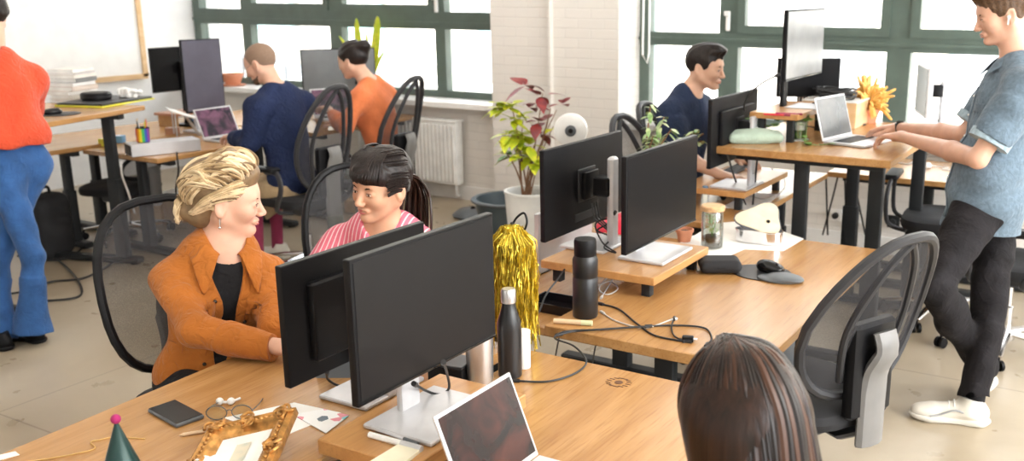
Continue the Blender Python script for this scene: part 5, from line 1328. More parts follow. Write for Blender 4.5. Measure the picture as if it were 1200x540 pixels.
# lunch box on folded papers
flat('paper_sheet','large sheet of paper under the steel lunch box','paper',((800,284),(838,262),(880,258),(942,280),(918,294),(868,292),(822,300)),Z1,.0015,'paper')
flat('paper_sheet','second folded sheet beneath the terrarium jar','paper',((782,293),(812,276),(875,291),(850,302)),Z1+.0016,.0015,'paper')
c=gp(893,283,Z1); LZ=Z1+.003; o=thing('lunch_box','rounded triangular steel lunch box with a bamboo lid set upright','lunch box',(c[0],c[1],LZ),R(28))
tri=[]
for a in range(0,360,6):
    t_=R(a); r_=.085/(1+.20*math.cos(3*t_))*1.0; tri.append((1.10*r_*math.cos(t_),.92*r_*math.sin(t_)))
def ring(k,z): return [(x*k,y*k,z) for x,y in tri]
V=ring(.94,0)+ring(1,.006)+ring(1,.052)+ring(1.02,.054)+ring(1.02,.058)+ring(.97,.058)+ring(.95,.008); n=len(tri); F=[tuple(range(n-1,-1,-1))]
for k in range(6):
    for i in range(n): j=(i+1)%n; F.append((k*n+i,k*n+j,(k+1)*n+j,(k+1)*n+i))
F.append(tuple(6*n+i for i in range(n)))
MB().add(V,F).build('tin',M['chrome'],o)
T=Matrix.Translation((-.005,.028,.092))@Matrix.Rotation(R(40),4,'X')
M['bamboo']=plain('bamboo_lid',(.72,.60,.42),.55,var=.06,scale=20)
V=[T@Vector(v) for v in ring(.92,-.006)+ring(.98,-.003)+ring(.98,.004)+ring(.93,.007)]; F=[tuple(range(n-1,-1,-1))]+[(k*n+i,k*n+(i+1)%n,(k+1)*n+(i+1)%n,(k+1)*n+i) for k in range(3) for i in range(n)]+[tuple(3*n+i for i in range(n))]
L_=MB().add([tuple(v) for v in V],F).build('bamboo_lid',M['bamboo'],o)
MB().tube([tuple(T@Vector((x*.99,y*.99,0))) for x,y in tri[::2]],.0045,8,closed=True).build('seal_ring',M['gsteel'],L_)
MB().lathe([(.008,0),(.008,.004),(0,.005)],n=12,M=T@Matrix.Translation((.03,-.02,.007))).build('valve_button',M['black'],L_)
# small terracotta pot by the monitor
c=gp(802,283,Z1); o=thing('flower_pot','small empty terracotta pot behind the black-screen monitor','flower pot',(c[0],c[1],Z1)); MB().lathe([(.026,0),(.036,.045),(.040,.046),(.040,.058),(.035,.058),(.033,.045),(0,.04)],n=24).build('pot',M['terra'],o); MB().lathe([(.032,.044),(.018,.050),(0,.050)],n=18).build('soil',M['soil'],o)
# red cushion and teal things on lower desk behind
M['redf']=fabric('red_cloth',(.62,.03,.06)); s=SDF(); p=gp(722,285,.66); s.ell((p[0]-.0,p[1]+.12,.70),(.15,.17,.075),.02); s.box((p[0],p[1],.56),(.6,.6,.10),.001,.002,'-')
tag(s.build('red_bag',M['redf'],None,.006,wrinkle(.004,40,3)),'red cloth bag lying on the desk behind the middle monitors','bag')
M['tealp']=plain('teal_plastic',(.02,.30,.24),.4); p=gp(735,262,.66); o=thing('tape_roll','teal tape roll behind the red cloth bag','tape roll',(p[0],p[1],.66)); MB().lathe([(.025,0),(.055,0),(.055,.035),(.025,.035),(.025,0)],n=24,cap=False).build('tape',M['tealp'],o); MB().lathe([(.022,0),(.025,0),(.025,.035),(.022,.035)],n=24,cap=False).build('core',M['paper'],o)
# silver all-in-one seen low behind the middle monitor
o=monitor('silver-backed screen low behind the middle monitors',(-2.10,3.40,.66),0,.44,.26,.125,screen='silverp',back='silverp',off=.02,stand_h=.14,base=(.16,.2),column='flat')
# cables of the middle desk
cable('black cable with plug curving across the middle desk',[tuple(gp(x,y,Z1+.004)) for x,y in ((655,392),(675,388),(705,386),(745,383),(790,381),(825,384),(834,396),(828,404))],.003)
cable('black cable from the monitors to the plug on the middle desk',[tuple(gp(x,y,Z1+.004)) for x,y in ((704,356),(725,362),(745,378),(765,392),(790,398),(806,400))],.0033)
cable('white cable winding between the thermos and the plug',[tuple(gp(x,y,Z1+.003)) for x,y in ((706,366),(722,376),(755,384),(785,375),(790,374))],.0025,'cablew')
cable('short black cord with a white connector on the middle desk',[tuple(gp(x,y,Z1+.004)) for x,y in ((790,373),(787,383),(790,393),(800,399))],.0028)
c=gp(806,400,Z1); o=thing('power_plug','black plug block at the end of the cables on the middle desk','plug',(c[0],c[1],Z1),R(20)); MB().box((0,0,.009),(.036,.022,.018),bev=.004).build('body',M['black'],o); MB().tube([(.018,.004,.009),(.030,.004,.009)],.002,6).tube([(.018,-.004,.009),(.030,-.004,.009)],.002,6).build('pins',M['chrome'],o)
cable('tangled white cable below the middle riser',[tuple(gp(x,y,Z1+.006)) for x,y in ((700,335),(715,330),(724,338),(712,345),(702,338),(712,325),(722,320),(705,348))],.0024,'cablew')
cable('black cable falling from the middle monitor to the lower desk',[tuple(gp(x,y,z)) for x,y,z in ((672,300,.80),(655,325,.78),(640,345,.74),(630,368,.70),(612,385,.68))],.0035)
cable('bundle of black cables knotted behind the silver stand column',[tuple(gp(x,y,z)) for x,y,z in ((720,250,.95),(712,262,.90),(700,270,.86),(716,278,.84),(708,290,.83),(722,296,.82),(706,284,.85),(698,262,.9),(716,255,.93))],.0035)
for i,(x0,x1) in enumerate(((655,650),(700,694))):
    cable(['left','right'][i]+' thin black cable hanging below the front edge of the middle desk',[tuple(gp(x0,396,.695)),tuple(gp((x0+x1)/2-1,415,.45)),tuple(gp(x1,430,.006))],.0028,ends=False)
q=MB(); 
for k,x in enumerate((-1.30,-1.20)): q.box((x,2.72,.36),(.05,.05,.70))
# under-desk computer
o=thing('computer_tower','dark computer tower under the near edge of the middle desk','computer',(-1.08,3.0,0)); MB().box((0,0,.30),(.20,.36,.60),bev=.008).build('case',M['gsteel'],o); MB().box((-.02,-.183,.33),(.03,.006,.5)).build('vent_strip',M['silverp'],o)
# ================= DESK OF THE MAN IN NAVY =================
c=gp(826,242,Z0); o=thing('spray_bottle','small clear bottle with a blue cap on the desk of the man in navy','bottle',(c[0],c[1],Z0)); MB().lathe([(.018,0),(.019,.07),(.010,.082)],n=18).build('bottle',M['jarglass'],o); MB().lathe([(.016,.078),(.017,.10),(.012,.108),(0,.108)],n=16).build('cap',plain('slate_blue_cap',(.10,.17,.26),.4),o)
c=gp(858,234,Z0); o=thing('headphones','black wired headphones lying under the riser','headphones',(c[0],c[1],Z0),R(40))
for s_ in (-1,1): MB().sphere((s_*.05,0,.022),(.016,.030,.022),12).build('ear_cup',M['black'],o)
MB().tube(spline([(-.05,0,.03),(-.045,.06,.03),(0,.085,.03),(.045,.06,.03),(.05,0,.03)],5),.005,7).build('headband',M['charcoal'],o)
c=(gp(840,214,.82)+gp(874,192,.82))/2; o=thing('keyboard','dark blue-grey keyboard on the riser of the man in navy','keyboard',(c[0],c[1],.82),R(2)); MB().box((0,0,.010),(.075,.36,.016),bev=.005).build('body',M['gsteel'],o)
k=MB(); [k.box((-.026+r_*.0175,-.165+i*.0236,.0195),(.014,.020,.004)) for r_ in range(4) for i in range(15)]; k.build('keys',M['black'],o)
flat('paper_sheet','white papers under the riser of the man in navy','paper',((845,243),(880,226),(915,228),(888,247)),Z0,.002,'paper')
cable('pale cable arching beside the riser of the man in navy',[tuple(gp(x,y,z)) for x,y,z in ((905,198,.80),(918,208,.78),(918,222,.74),(900,233,.73),(880,230,.73))],.0022,'cablew')
for i,x in enumerate((852,888)):
    cable(['left','right'][i]+' black cable drooping from the front edge of the standing desk',[tuple(gp(x,179,1.022)),tuple(at(x+10 if i==0 else x-3,212,4.95)),tuple(at((874,882)[i],240,4.95)),tuple(at((880,880)[i],262,5.0))],.005,ends=False)
for i,(x,dx) in enumerate(((968,2),(982,-18),(990,2),(1000,14))):
    cable(['leftmost black power cable hanging straight to the wall sockets','black power cable slanting left from the desk underside to the floor','black power cable ending at the middle wall socket','black power cable slanting right behind the standing desk column'][i],[tuple(at(x,206,6.05)),tuple(at(x+dx*.4,235,6.15)),tuple(at(x+dx,275,6.3))],.006,ends=False,group='power cables under the right desks')
# ================= STANDING DESK =================
Z2=1.055
c=(gp(848,170,Z2)+gp(914,163,Z2))/2; o=thing('sage_cushion','flat sage green cushion on the front left corner of the standing desk','cushion',(c[0],c[1]+.02,Z2),R(30))
M['sage']=fabric('sage_cotton',(.40,.50,.41),.06); s=SDF(); s.box((0,0,.026),(.135,.085,.024),.022,.02); s.ell((0,0,.030),(.125,.078,.034),.03); s.build('cover',M['sage'],o,.004,wrinkle(.002,60,5))
c=gp(935,164,Z2); o=thing('glass_planter','clear glass pot with moss and a trailing green vine on the standing desk','planter',(c[0],c[1],Z2))
MB().lathe([(.052,0),(.056,.004),(.054,.006),(0,.006)],n=28).build('saucer',M['whitep'],o)
MB().lathe([(.040,.006),(.047,.10),(.044,.10),(.038,.012),(0,.012)],n=28,cap=False).build('glass',M['jarglass'],o)
MB().lathe([(.037,.012),(.040,.050),(0,.055)],n=24).build('moss',leafmat('moss',(.05,.14,.03),(.16,.28,.06),.9),o); MB().lathe([(.0405,.055),(.0425,.092),(0,.096)],n=24).build('gravel',M['paper'],o)
q=MB(); st=MB(); rs=np.random.RandomState(8)
def vine(pts,nl,size,q=q,st=st,wid=.9):
    sp=spline(pts,8); st.tube(sp,.0014,5)
    for i in range(nl):
        b0=A3(sp[int(rs.randint(1,len(sp)))]); a=rs.uniform(0,6.28); d_=size*rs.uniform(.7,1.2); q.leaf(tuple(b0),(b0[0]+d_*math.cos(a),b0[1]+d_*math.sin(a),b0[2]+d_*rs.uniform(-.1,.5)),d_*wid,.15,seg=4)
vine([(0,0,.10),(-.08,-.02,.125),(-.17,-.05,.12),(-.25,-.09,.085)],40,.050); vine([(0,0,.10),(.05,-.04,.10),(.07,-.09,.04),(.075,-.12,.008),(.10,-.15,.004),(.17,-.10,.004),(.21,-.02,.006)],20,.038)
vine([(0,0,.10),(.03,.03,.12),(.05,.05,.10)],12,.042); vine([(0,0,.10),(-.03,-.03,.125),(-.06,-.05,.115),(-.12,-.10,.07)],22,.046)
st.build('vine_stems',M['stemg'],o); tag(q.build('vine_leaves',M['lf'],o),kind='stuff')
m,t,b=nt('laptop_screen_photo'); setp(b,None,.15); noise_mix(t,b,(.03,.03,.035),(.09,.08,.08),5); M['lapsm']=m
L_=laptop('silver laptop the standing man types on',(-1.21,4.78,Z2),R(-12),.31,.22,106,M['lapsm'])
c=gp(1025,141,Z2); o=thing('potted_cactus','shaggy golden orange cactus in a terracotta pot on the standing desk','cactus',(c[0]-.02,c[1]-.1,Z2))
MB().lathe([(.050,0),(.065,.06),(.070,.062),(.070,.078),(.062,.078),(.06,.066),(0,.064)],n=24).build('pot',M['terra'],o)
M['gold_cactus']=leafmat('golden_cactus',(.62,.33,.06),(.86,.55,.18),.6); q=MB(); rs=np.random.RandomState(12)
for i in range(130):
    a=rs.uniform(0,6.28); el=rs.uniform(-.35,1.4); L=rs.uniform(.08,.15); d_=A3((math.cos(a)*math.cos(el),math.sin(a)*math.cos(el),math.sin(el))); b0=A3((0,0,.09))+d_*.02
    p1=b0+d_*L*.5+A3((0,0,.02)); p2=b0+d_*L+A3((0,0,rs.uniform(-.035,.03))); q.tube(spline([b0,p1,p2],4),[.008,.009,.010,.010,.010,.010,.009,.008,.005],6)
q.build('cactus_arms',M['gold_cactus'],o); 
c=gp(987,135,Z2); o=thing('terracotta_pot','plain terracotta pot left of the golden cactus','flower pot',(c[0],c[1]-.1,Z2)); MB().lathe([(.045,0),(.060,.07),(.065,.072),(.065,.09),(.057,.09),(.055,.07),(0,.066)],n=24).build('pot',M['terra'],o); MB().lathe([(.054,.070),(.03,.078),(0,.078)],n=18).build('soil',M['soil'],o)
# small shelf with coiled cables, pens and clamp
o=thing('cable_pile','pile of coiled black cables on a low box behind the laptop','cables',(-1.50,5.38,Z2+.145)); q=MB(); rs=np.random.RandomState(14)
for i in range(16):
    r_=rs.uniform(.06,.12); cx,cy=rs.normal(size=2)*.015; z0=.006+i*.0035; q.tube([(cx+r_*math.cos(a),cy+r_*.8*math.sin(a),z0+.006*math.sin(2*a+i)) for a in np.linspace(0,2*PI,22)[:-1]],.0045,6,closed=True)
q.build('coils',M['cable'],o)
o=thing('wooden_box','low pale wooden box carrying the coiled cables','box',(-1.50,5.38,Z2)); MB().box((0,0,.07),(.30,.26,.14),bev=.004).build('body',M['wood_pale'],o); MB().box((0,0,.142),(.31,.27,.006)).build('lid',M['whitep'],o)
for i,(dx,mt) in enumerate(((0,'red'),(.018,'pompink'))):
    p=gp(895+i*14,135-i*1.0,1.195); o=thing('pen',['red pen on the high shelf of the standing desk','pinkish pen beside the red pen on the high shelf'][i],'pen',(p[0],p[1],1.195),R(8+i*5),'pens on the high shelf'); MB().tube([(0,0,.005),(.10,0,.005)],.005,8).build('barrel',M[mt],o); MB().tube([(.10,0,.005),(.13,0,.005)],.0055,8).build('cap',M['maroon'],o)
p=gp(935,133,1.195); o=thing('monitor_foot_plate','flat white metal foot under the monitor on the high shelf','plate',(-1.52,4.94,1.195)); MB().box((0,0,.005),(.18,.24,.009),bev=.003).build('plate',M['silverp'],o); MB().box((.03,.12,.012),(.08,.05,.006)).build('notch',M['black'],o)
o=thing('desk_clamp','black clamp stand beside the laptop screen','clamp',(-1.38,4.93,Z2)); MB().box((0,0,.006),(.09,.07,.012),bev=.003).build('foot',M['black'],o); MB().tube([(0,0,.01),(-.005,0,.13)],[.016,.009],10).build('post',M['black'],o); MB().box((-.005,0,.132),(.04,.03,.012)).build('jaw',M['black'],o)
cable('black cable swinging from the high shelf monitor down to the desk',[tuple(gp(x,y,z)) for x,y,z in ((911,88,1.40),(892,98,1.36),(877,112,1.30),(872,126,1.22),(878,140,1.12),(893,140,1.07))],.004)
cable('thin black cable across the standing desk to the laptop',[tuple(gp(x,y,Z2+.004)) for x,y in ((940,146),(960,150),(985,147),(1012,146))],.003)
# lower right desk charger
c=gp(1082,196,Z0); o=thing('charger_block','white charger block on the desk behind the standing desk','charger',(c[0],c[1],Z0),R(20)); MB().box((0,0,.015),(.09,.06,.028),bev=.008).build('body',M['whitep'],o); MB().tube(spline([(.04,0,.012),(.09,.03,.004),(.14,-.02,.004),(.10,-.06,.004),(.16,-.09,.004)],6),.003,6).build('lead',M['whitep'],o)
cable('grey cable on the desk behind the standing desk',[tuple(gp(x,y,Z0+.004)) for x,y in ((1050,190),(1065,192),(1075,186),(1095,183),(1110,186))],.004,'cablew')
# ================= LEFT DESKS =================
Z3=1.05
bc=gp(88,117,Z3); rs=np.random.RandomState(21); z=Z3
bcol=[(.78,.75,.70),(.70,.66,.60),(.82,.80,.77),(.62,.52,.45),(.76,.74,.72),(.20,.20,.20),(.80,.76,.70),(.66,.62,.60),(.84,.82,.78)]
for i in range(9):
    h_=rs.uniform(.018,.034); w_,d_=rs.uniform(.17,.20),rs.uniform(.22,.26)
    if i==7: h_=.014
    nm_=['white thick','grey-beige','white','brown-edged','pale grey','charcoal','cream','thin grey','white'][i]
    lab='%s book, %s in the stack on the left standing desk'%(nm_,['lowest','second from the bottom','third from the bottom','fourth from the bottom','middle one','sixth from the bottom','third from the top','second from the top','topmost'][i])
    o=thing('book',lab,'book',(bc[0]+rs.normal()*.006,bc[1]+rs.normal()*.006,z),R(17)+rs.normal()*.10,'books stacked on the left standing desk')
    MB().box((0,0,h_/2),(w_-.008,d_-.008,h_-.004)).build('pages',M['paper'],o)
    mt=plain('book_cover',bcol[i],.55); MB().box((0,0,.0015),(w_,d_,.003)).box((0,0,h_-.0015),(w_,d_,.003)).box((w_/2-.0015,0,h_/2),(.003,d_,h_)).build('cover',mt,o); z+=h_
M['yellow']=plain('yellow_green_plastic',(.68,.66,.05),.45)
c=gp(122,122,Z3)
o=thing('desk_mat_tray','dark tray with a yellow-green rim holding odds and ends','tray',(c[0]-.05,c[1]+.05,Z3),R(17)); MB().box((0,0,.006),(.36,.52,.010),bev=.003).build('rim',M['yellow'],o); MB().box((0,0,.018),(.34,.50,.014),bev=.004).build('tray',M['charcoal'],o)
o=thing('round_case','round black case lying on the dark tray','case',(c[0]-.09,c[1]+.01,Z3+.026)); MB().lathe([(.088,0),(.096,.01),(.096,.038),(.086,.048),(0,.05)],n=30).build('shell',M['black'],o); MB().lathe([(.0965,.022),(.0975,.024),(.0965,.026)],n=30,cap=False).build('zip',M['charcoal'],o)
s=SDF(); rs=np.random.RandomState(5); 
for i in range(12): s.ell((c[0]-.03+rs.normal()*.035,c[1]+.20+rs.normal()*.035,Z3+.05+rs.uniform(-.015,.02)),tuple(rs.uniform(.014,.028,3)),.006)
tag(s.build('white_cloth',M['paper'],None,.005,wrinkle(.003,90,2)),'crumpled white cloth on the far end of the dark tray','cloth')
c=gp(62,134,Z3); o=thing('computer_mouse','black mouse on a small dark pad beside the woman in red','mouse',(c[0],c[1],Z3+.004),R(70)); s=SDF(); s.ell((0,0,.012),(.055,.032,.022),.02); s.box((0,0,-.1),(.3,.3,.1),.001,.002,'-'); s.build('shell',M['blackg'],o,.004); MB().lathe([(.007,-.002),(.007,.002)],n=10,M=Matrix.Translation((.03,0,.030))@Matrix.Rotation(R(90),4,'X')).build('scroll_wheel',M['charcoal'],o)
o=thing('mouse_pad','small round dark mouse pad on the left standing desk','mouse pad',(c[0]+.03,c[1]+.03,Z3)); MB().lathe([(.11,0),(.11,.004),(0,.004)],n=28).build('pad',M['charcoal'],o); MB().lathe([(.112,0),(.112,.003),(.108,.003)],n=28,cap=False).build('edge',M['black'],o)
c=(-6.33,3.62); o=thing('plastic_tub','white plastic tub with a blue lid beside the books','tub',(c[0],c[1],Z3)); MB().lathe([(.06,0),(.07,.08)],n=24).build('tub',M['whitep'],o); MB().lathe([(.073,.078),(.074,.092),(0,.094)],n=24).build('lid',plain('light_blue_plastic',(.12,.30,.55),.4),o)
# rainbow desk
c=(gp(160,186,Z0)+gp(220,174,Z0))/2+A3((-.075,-.06,0)); o=thing('rainbow_mug','black mug with rainbow stripes on the silver box','mug',(c[0],c[1]-.02,Z0+.082)); 
for i,cc in enumerate(((.75,.02,.03),(.85,.28,.02),(.85,.65,.03),(.03,.38,.08),(.03,.10,.45),(.25,.03,.30))):
    a0=R(-118+i*24)
    V=[];F=[]
    for k in range(5):
        a=a0+R(24)*k/4; V+=[(.0425*math.cos(a),.0425*math.sin(a),.006),(.0425*math.cos(a),.0425*math.sin(a),.094)]
    F=[(2*k,2*k+2,2*k+3,2*k+1) for k in range(4)]; MB().add(V,F).build('stripe',plain('rainbow_stripe_%d'%i,cc,.4,var=.02),o)
MB().lathe([(.036,0),(.041,.004),(.042,.10),(.039,.10),(.037,.01),(0,.008)],n=28).build('mug_body',M['black'],o)
MB().tube(spline([(-.040,.0,.08),(-.065,0,.075),(-.068,0,.04),(-.041,0,.025)],5),.005,8).build('handle',M['black'],o)
for i in range(4):
    a=i*1.6; p=(c[0]+.016*math.cos(a),c[1]-.02+.016*math.sin(a),Z0+.096); e_=thing('pencil',['yellow pencil','red pencil','white pen','black pen'][i]+' standing in the rainbow mug','pencil',p,0,'pens in the rainbow mug'); d_=A3((.02*math.cos(a),.02*math.sin(a),.13)); MB().tube([(0,0,0),tuple(d_)],.004,6).build('barrel',M[['yellow','red','whitep','black'][i]],e_); MB().tube([tuple(d_),tuple(d_*1.12)],[.004,.001],6).build('tip',M['beige'],e_)
a,b_=gp(165,182,Z0),gp(222,176,Z0); c=(gp(160,186,Z0)+gp(220,174,Z0))/2
o=thing('silver_box','long silver electronics box at the corner of the rainbow mug desk','box',(c[0]-.03,c[1]+.03,Z0),R(68)); MB().box((0,0,.042),(.44,.17,.08),bev=.004).build('case',M['silverp'],o); MB().box((-.222,0,.042),(.006,.15,.065)).build('front_panel',M['black'],o)
o=laptop('open laptop with a dark screen used by the man in the navy sweater',tuple(map(float,(-5.80,4.82,Z0))),R(0),.33,.23,112,M['galaxy'])
o=laptop('laptop with a purple galaxy screen used by the woman in orange',tuple(map(float,(-5.42,5.52,Z0+.10))),R(-25),.31,.22,108,M['galaxy'])
o=thing('laptop_riser','small wooden stand under the galaxy laptop','stand',(-5.42,5.52,Z0),R(-25)); MB().box((0,0,.09),(.26,.33,.018),bev=.003).build('top',M['wood2'],o)
for s_ in (-1,1): MB().box((0,s_*.14,.04),(.22,.018,.08)).build('side',M['wood2'],o)
# sloped laptop stand with white sheet
c=gp(212,160,Z0); o=thing('laptop_stand','folding stand holding a tilted white drawing tablet','tablet stand',(c[0],c[1]+.08,Z0),R(60)); 
T=Matrix.Translation((0,0,.15))@Matrix.Rotation(R(22),4,'Y'); MB().box((0,0,0),(.30,.24,.010),T,bev=.004).build('tablet',M['whitep'],o); MB().box((0,0,.006),(.25,.20,.002),T).build('screen',M['paper'],o)
MB().tube([(-.02,-.08,.15),(.06,-.08,.01)],.007,6).tube([(-.02,.08,.15),(.06,.08,.01)],.007,6).tube([(.06,-.10,.008),(.06,.10,.008)],.007,6).tube([(-.10,-.08,.18),(-.10,-.08,.01)],.006,6).tube([(-.10,.08,.18),(-.10,.08,.01)],.006,6).build('legs',M['silverp'],o)
c=gp(205,147,Z0); o=thing('wood_riser','small reddish-brown wooden riser behind the tilted tablet','riser',(c[0],c[1]+.15,Z0),R(5)); MB().box((0,0,.10),(.24,.5,.02),bev=.003).build('top',plain('red_brown_wood',(.42,.18,.09),.4),o)
for s_ in (-1,1): MB().box((0,s_*.22,.045),(.2,.02,.09)).build('side',M['wood'],o)
c=gp(140,158,Z0+.02); 
for i,(x,y,cc,nm_) in enumerate(((128,172,(.75,.68,.05),'yellow'),(140,168,(.16,.34,.55),'blue'),(205,158,(.45,.22,.13),'brown'),(230,143,(.10,.30,.62),'bright blue'))):
    p=gp(x,y,Z0); o=thing('small_box','small %s cardboard packet among the clutter of the left desks'%nm_,'packet',(p[0]-.05,p[1]+.02,Z0),R(20*i+10)); MB().box((0,0,.025),(.10,.06,.05),bev=.003).build('body',plain('packet_'+nm_.replace(' ','_'),cc,.5),o); MB().box((0,0,.0505),(.05,.03,.001)).build('sticker',M['paper'],o)
# terracotta pot on left sill, tall leafy plant
p=gp(285,99,.86); o=thing('sill_pot','terracotta bowl on a saucer on the left window sill','pot',(p[0],6.63,.86)); MB().lathe([(.11,0),(.13,.012),(.11,.016),(0,.016)],n=24).build('saucer',M['terra'],o); MB().lathe([(.07,.016),(.105,.10),(.11,.102),(.11,.12),(.10,.12),(.09,.095),(0,.09)],n=24).build('bowl',M['terra'],o)
p=at(428,72,8.0); o=thing('blade_plant','tall plant with upright yellow-green blades on the left window sill','plant',(-6.13,6.60,.86)); MB().lathe([(.05,0),(.07,.10),(.075,.12),(.065,.12),(0,.11)],n=20).build('pot',M['whitep'],o)
q=MB()
for (dx,dy,h_,w_,be) in ((-.06,0,.68,.085,.0),(.14,.02,.70,.10,.03),(-.16,0,.52,.06,-.12),(.02,.03,.55,.05,.0),(.10,0,.45,.05,.05),(-.10,.02,.46,.05,-.02),(.16,-.02,.40,.05,.1)):
    pts=[A3((0,0,.1)),A3((dx*.6,dy,h_*.4)),A3((dx+be*.3,dy,h_*.8)),A3((dx+be,dy,h_))]; sp=spline(pts,5); b0=len(q.V)
    for j,pp in enumerate(sp): f_=j/(len(sp)-1); ww=w_*.5*(math.sin(PI*min(1,.12+f_*.88)))**.6; q.V+=[(pp[0]-ww,pp[1],pp[2]),(pp[0],pp[1]-.008,pp[2]),(pp[0]+ww,pp[1],pp[2])]
    for j in range(len(sp)-1):
        a=b0+3*j; q.F+=[(a,a+1,a+4,a+3),(a+1,a+2,a+5,a+4)]; q.M+=[0,0]
q.build('blades',M['lfy'],o)
p=gp(392,92,1.0); o=thing('desk_lamp','small black lamp head with a wooden post behind the woman in orange','lamp',(-5.75,6.15,Z0)); MB().lathe([(.06,0),(.06,.015),(.02,.02)],n=20).build('base',M['wood_pale'],o); MB().lathe([(.02,.015),(.02,.30)],n=12).build('post',M['wood_pale'],o); MB().lathe([(.06,.30),(.035,.37),(0,.38)],n=20).build('shade',M['black'],o)
flat('paper_sheet','white papers on the right end of the left window desk','paper',((468,128),(480,121),(508,124),(495,133)),Z0,.003,'paper')
# ================= FLOOR THINGS =================
def carton(label,c,rz,d,mat,top):
    o=thing('cardboard_box',label,'box',(c[0],c[1],0),rz); MB().box((0,0,d[2]/2),(d[0],d[1],d[2]),bev=.004).build('body',M[mat],o); MB().box((0,0,d[2]+.004),(d[0]*1.0,d[1]*1.0,.006)).build('lid',M[top],o)
carton('brown plywood box with white papers on top beneath the rainbow mug desk',gp(215,258,0)+A3((-.1,.1,0)),R(15),(.32,.42,.20),'ply','paper')
carton('brown and white carton on the floor left of the plywood box',gp(172,262,0)+A3((-.1,.05,0)),R(40),(.34,.30,.15),'ply','whitep')
carton('low plywood step by the radiator',(-5.42,6.0,0),R(5),(.50,.46,.10),'wood_pale','wood_pale')
o=thing('storage_bin','dark blue-grey oval bin beside the white plant pot','bin',(-4.02,5.78,0)); M['slate']=plain('slate_plastic',(.07,.095,.11),.45)
MB().lathe([(.20,0),(.25,.26),(.27,.27),(.27,.29),(.24,.29),(.19,.02),(0,.02)],n=32,cap=False).build('tub',M['slate'],o); MB().tube([(.27*math.cos(a),.27*math.sin(a),.28) for a in np.linspace(0,2*PI,30)[:-1]],.012,8,closed=True).build('rim',M['gsteel'],o)
o=thing('round_weight','grey dish on the floor by the pillar','dish',(-4.63,6.15,0)); MB().lathe([(.15,0),(.17,.02),(.12,.06),(0,.07)],n=28).build('body',M['gsteel'],o); MB().sphere((0,0,.07),.02,10).build('knob',M['black'],o)
# big plant in a white pot
p=gp(612,232,.40); px_,py_=-3.42,5.16
o=thing('potted_plant','tall plant with yellow-green and dark red leaves in a white pot before the pillar','plant',(px_,py_,0))
MB().lathe([(.12,0),(.13,.01),(.165,.50),(.17,.505),(.17,.52),(.15,.52),(.14,.40),(0,.40)],n=36).build('pot',M['whitep'],o); MB().lathe([(.145,.46),(.08,.475),(0,.475)],n=24).build('soil',M['soil'],o)
T0=A3((px_,py_,0)); 
def pp(x,y,dy=0): v=at(x,y,_dep); return v-T0+A3((0,dy,0))
_dep=float((A3((px_,py_,.9))-A3((0,0,1.8)))@_f)
base=pp(617,226)
sts=MB(); 
ends=[(598,120),(603,142),(596,162),(606,178),(641,108),(646,130),(632,140),(655,125),(628,170),(640,150),(612,165),(625,185)]
rs=np.random.RandomState(3)
for i,(x,y) in enumerate(ends):
    e_=pp(x,y,rs.uniform(-.12,.12)); m1=(base*.6+e_*.4)+A3((rs.uniform(-.03,.03),rs.uniform(-.03,.03),.02)); sts.tube(spline([base+A3((rs.uniform(-.03,.03),rs.uniform(-.03,.03),-.05)),m1,e_],6),[.007]*3+[.0055]*3+[.004]*3+[.003]*4,6)
sts.build('branches',M['stem'],o)
def cluster(cx,cy,n,size,mat,name):
    q=MB()
    for i in range(n):
        c_=pp(cx,cy,rs.uniform(-.05,.05)); a=rs.uniform(0,6.28); el=rs.uniform(-.5,.7); L=size*rs.uniform(.7,1.2); d_=A3((math.cos(a)*math.cos(el),math.sin(a)*math.cos(el),math.sin(el))); q.leaf(tuple(c_+d_*.01),tuple(c_+d_*L),L*.5,.25,seg=5)
    q.build(name,mat,o)
for cx,cy,n,s_ in ((596,124,15,.15),(603,140,12,.13),(608,160,16,.16),(597,158,10,.13),(600,182,10,.13),(618,183,14,.15),(622,170,9,.12),(592,128,8,.12),(645,152,4,.11),(628,190,6,.11)): cluster(cx,cy,n,s_,M['lfy'],'yellow_leaves')
for cx,cy,n,s_ in ((617,100,6,.15),(636,112,5,.14),(623,126,5,.12),(655,123,4,.13),(633,143,6,.14),(638,156,5,.13),(626,152,4,.12)): cluster(cx,cy,n,s_,M['lfr'],'red_leaves')
cluster(602,181,6,.10,M['lf'],'green_leaves')
# variegated ficus beside the navy man
fx,fy=-2.12,4.22; o=thing('variegated_ficus','small ficus with cream-edged leaves in front of the man in the navy t-shirt','plant',(fx,fy,Z0))
T0=A3((fx,fy,Z0)); _dep=float((A3((fx,fy,1.1))-A3((0,0,1.8)))@_f)
MB().lathe([(.06,0),(.08,.12),(.085,.14),(.072,.14),(0,.13)],n=20).build('pot',M['terra'],o); base=A3((0,0,.13)); sts=MB(); q=MB(); rs=np.random.RandomState(17)
for (x,y) in ((765,122),(775,138),(790,150),(800,162),(815,152),(822,165),(770,158),(785,168),(826,156)):
    e_=pp(x,y,rs.uniform(-.06,.06)); sp=spline([base,(base+e_)/2+A3((0,0,.03)),e_],7); sts.tube(sp,.004,5)
    for j in range(4,len(sp)):
        for s_ in range(2):
            a=rs.uniform(0,6.28); L=rs.uniform(.035,.058); b0=A3(sp[j]); q.leaf(tuple(b0),(b0[0]+L*math.cos(a),b0[1]+L*math.sin(a),b0[2]+L*rs.uniform(-.8,.2)),L*.5,.2,seg=4)
sts.build('stems',M['stem'],o); tag(q.build('leaves',M['lfv'],o),kind='stuff')
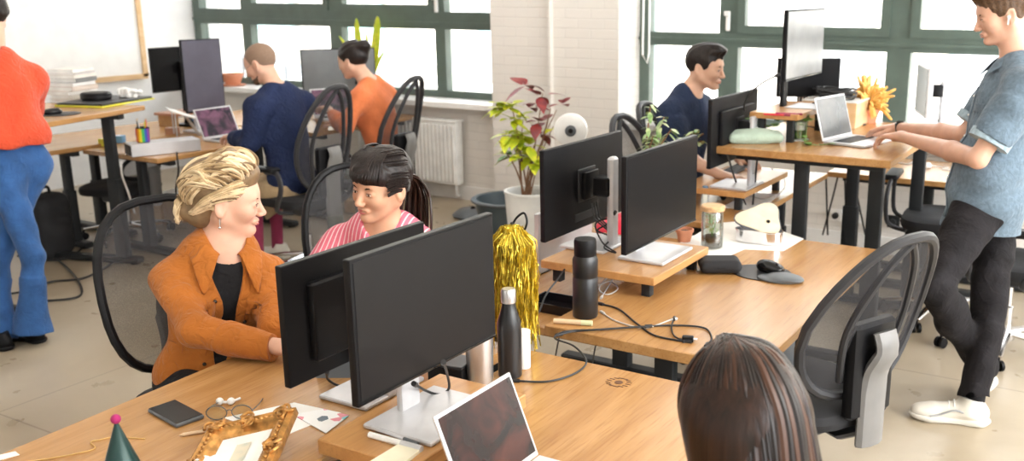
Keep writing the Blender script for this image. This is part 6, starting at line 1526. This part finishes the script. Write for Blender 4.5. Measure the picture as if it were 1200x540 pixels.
# white round fan
fp=at(669,152,5.8); o=thing('round_fan','white round fan with a dark hub beside the pillar','fan',(fp[0],fp[1],0)); Tf=Matrix.Translation((0,0,float(fp[2])))@Matrix.Rotation(R(29),4,'Z')@Matrix.Rotation(R(90),4,'X')
MB().lathe([(.07,-.05),(.095,-.03),(.102,.0),(.096,.03),(.07,.040),(.04,.041)],n=40,M=Tf).build('housing',M['whitep'],o); MB().lathe([(.033,.03),(.034,.052),(.025,.056),(0,.056)],n=28,M=Tf).build('hub',M['gsteel'],o); MB().lathe([(.015,.056),(.012,.062),(0,.062)],n=20,M=Tf).build('hub_cap',M['black'],o)
MB().lathe([(.13,0),(.13,.02),(.02,.03),(.015,float(fp[2])-.095)],n=20).build('stand',M['whitep'],o)
# floor cables on the left
for i,pts in enumerate((((5,345),(35,340),(60,330),(100,325),(135,305),(150,285)),((20,300),(55,298),(85,320),(95,345),(60,352),(30,350)),((60,250),(85,262),(98,285),(80,302),(50,305)))):
    cable(['black cable trailing across the floor to the left desks','black cable looped on the floor by the jeans','grey-black cable behind the jeans on the floor'][i],[tuple(gp(x,y,.012)) for x,y in pts],.007,ends=False)
cable('pale cable hanging from the rainbow mug desk',[tuple(at(142,188,6.3)),tuple(at(143,205,6.3)),tuple(at(150,225,6.4)),tuple(at(158,250,6.5))],.007,'cablew',ends=False)
cable('black cable hanging from the silver box desk to the floor',[tuple(at(207,178,6.2)),tuple(at(209,200,6.25)),tuple(at(206,225,6.4)),tuple(at(212,245,6.5))],.006,ends=False)
cable('white radiator sensor cable hanging from the left window desk',[(-5.56,6.45,.70),(-5.56,6.46,.55),(-5.60,6.46,.30),(-5.66,6.45,.015)],.008,'cablew',ends=False)
o=thing('backpack','black backpack standing on the floor beside the flared jeans','bag',tuple(gp(62,300,0)*A3((1,1,0))),R(20)); s=SDF(); s.box((0,0,.22),(.10,.15,.22),.07,.03); s.ell((.08,0,.15),(.05,.11,.11),.03); s.build('body',M['seatfab'],o,.008,wrinkle(.004,30,2))
MB().tube(spline([(0,-.05,.43),(0,-.04,.48),(0,.04,.48),(0,.05,.43)],4),.010,6).build('handle',M['black'],o)
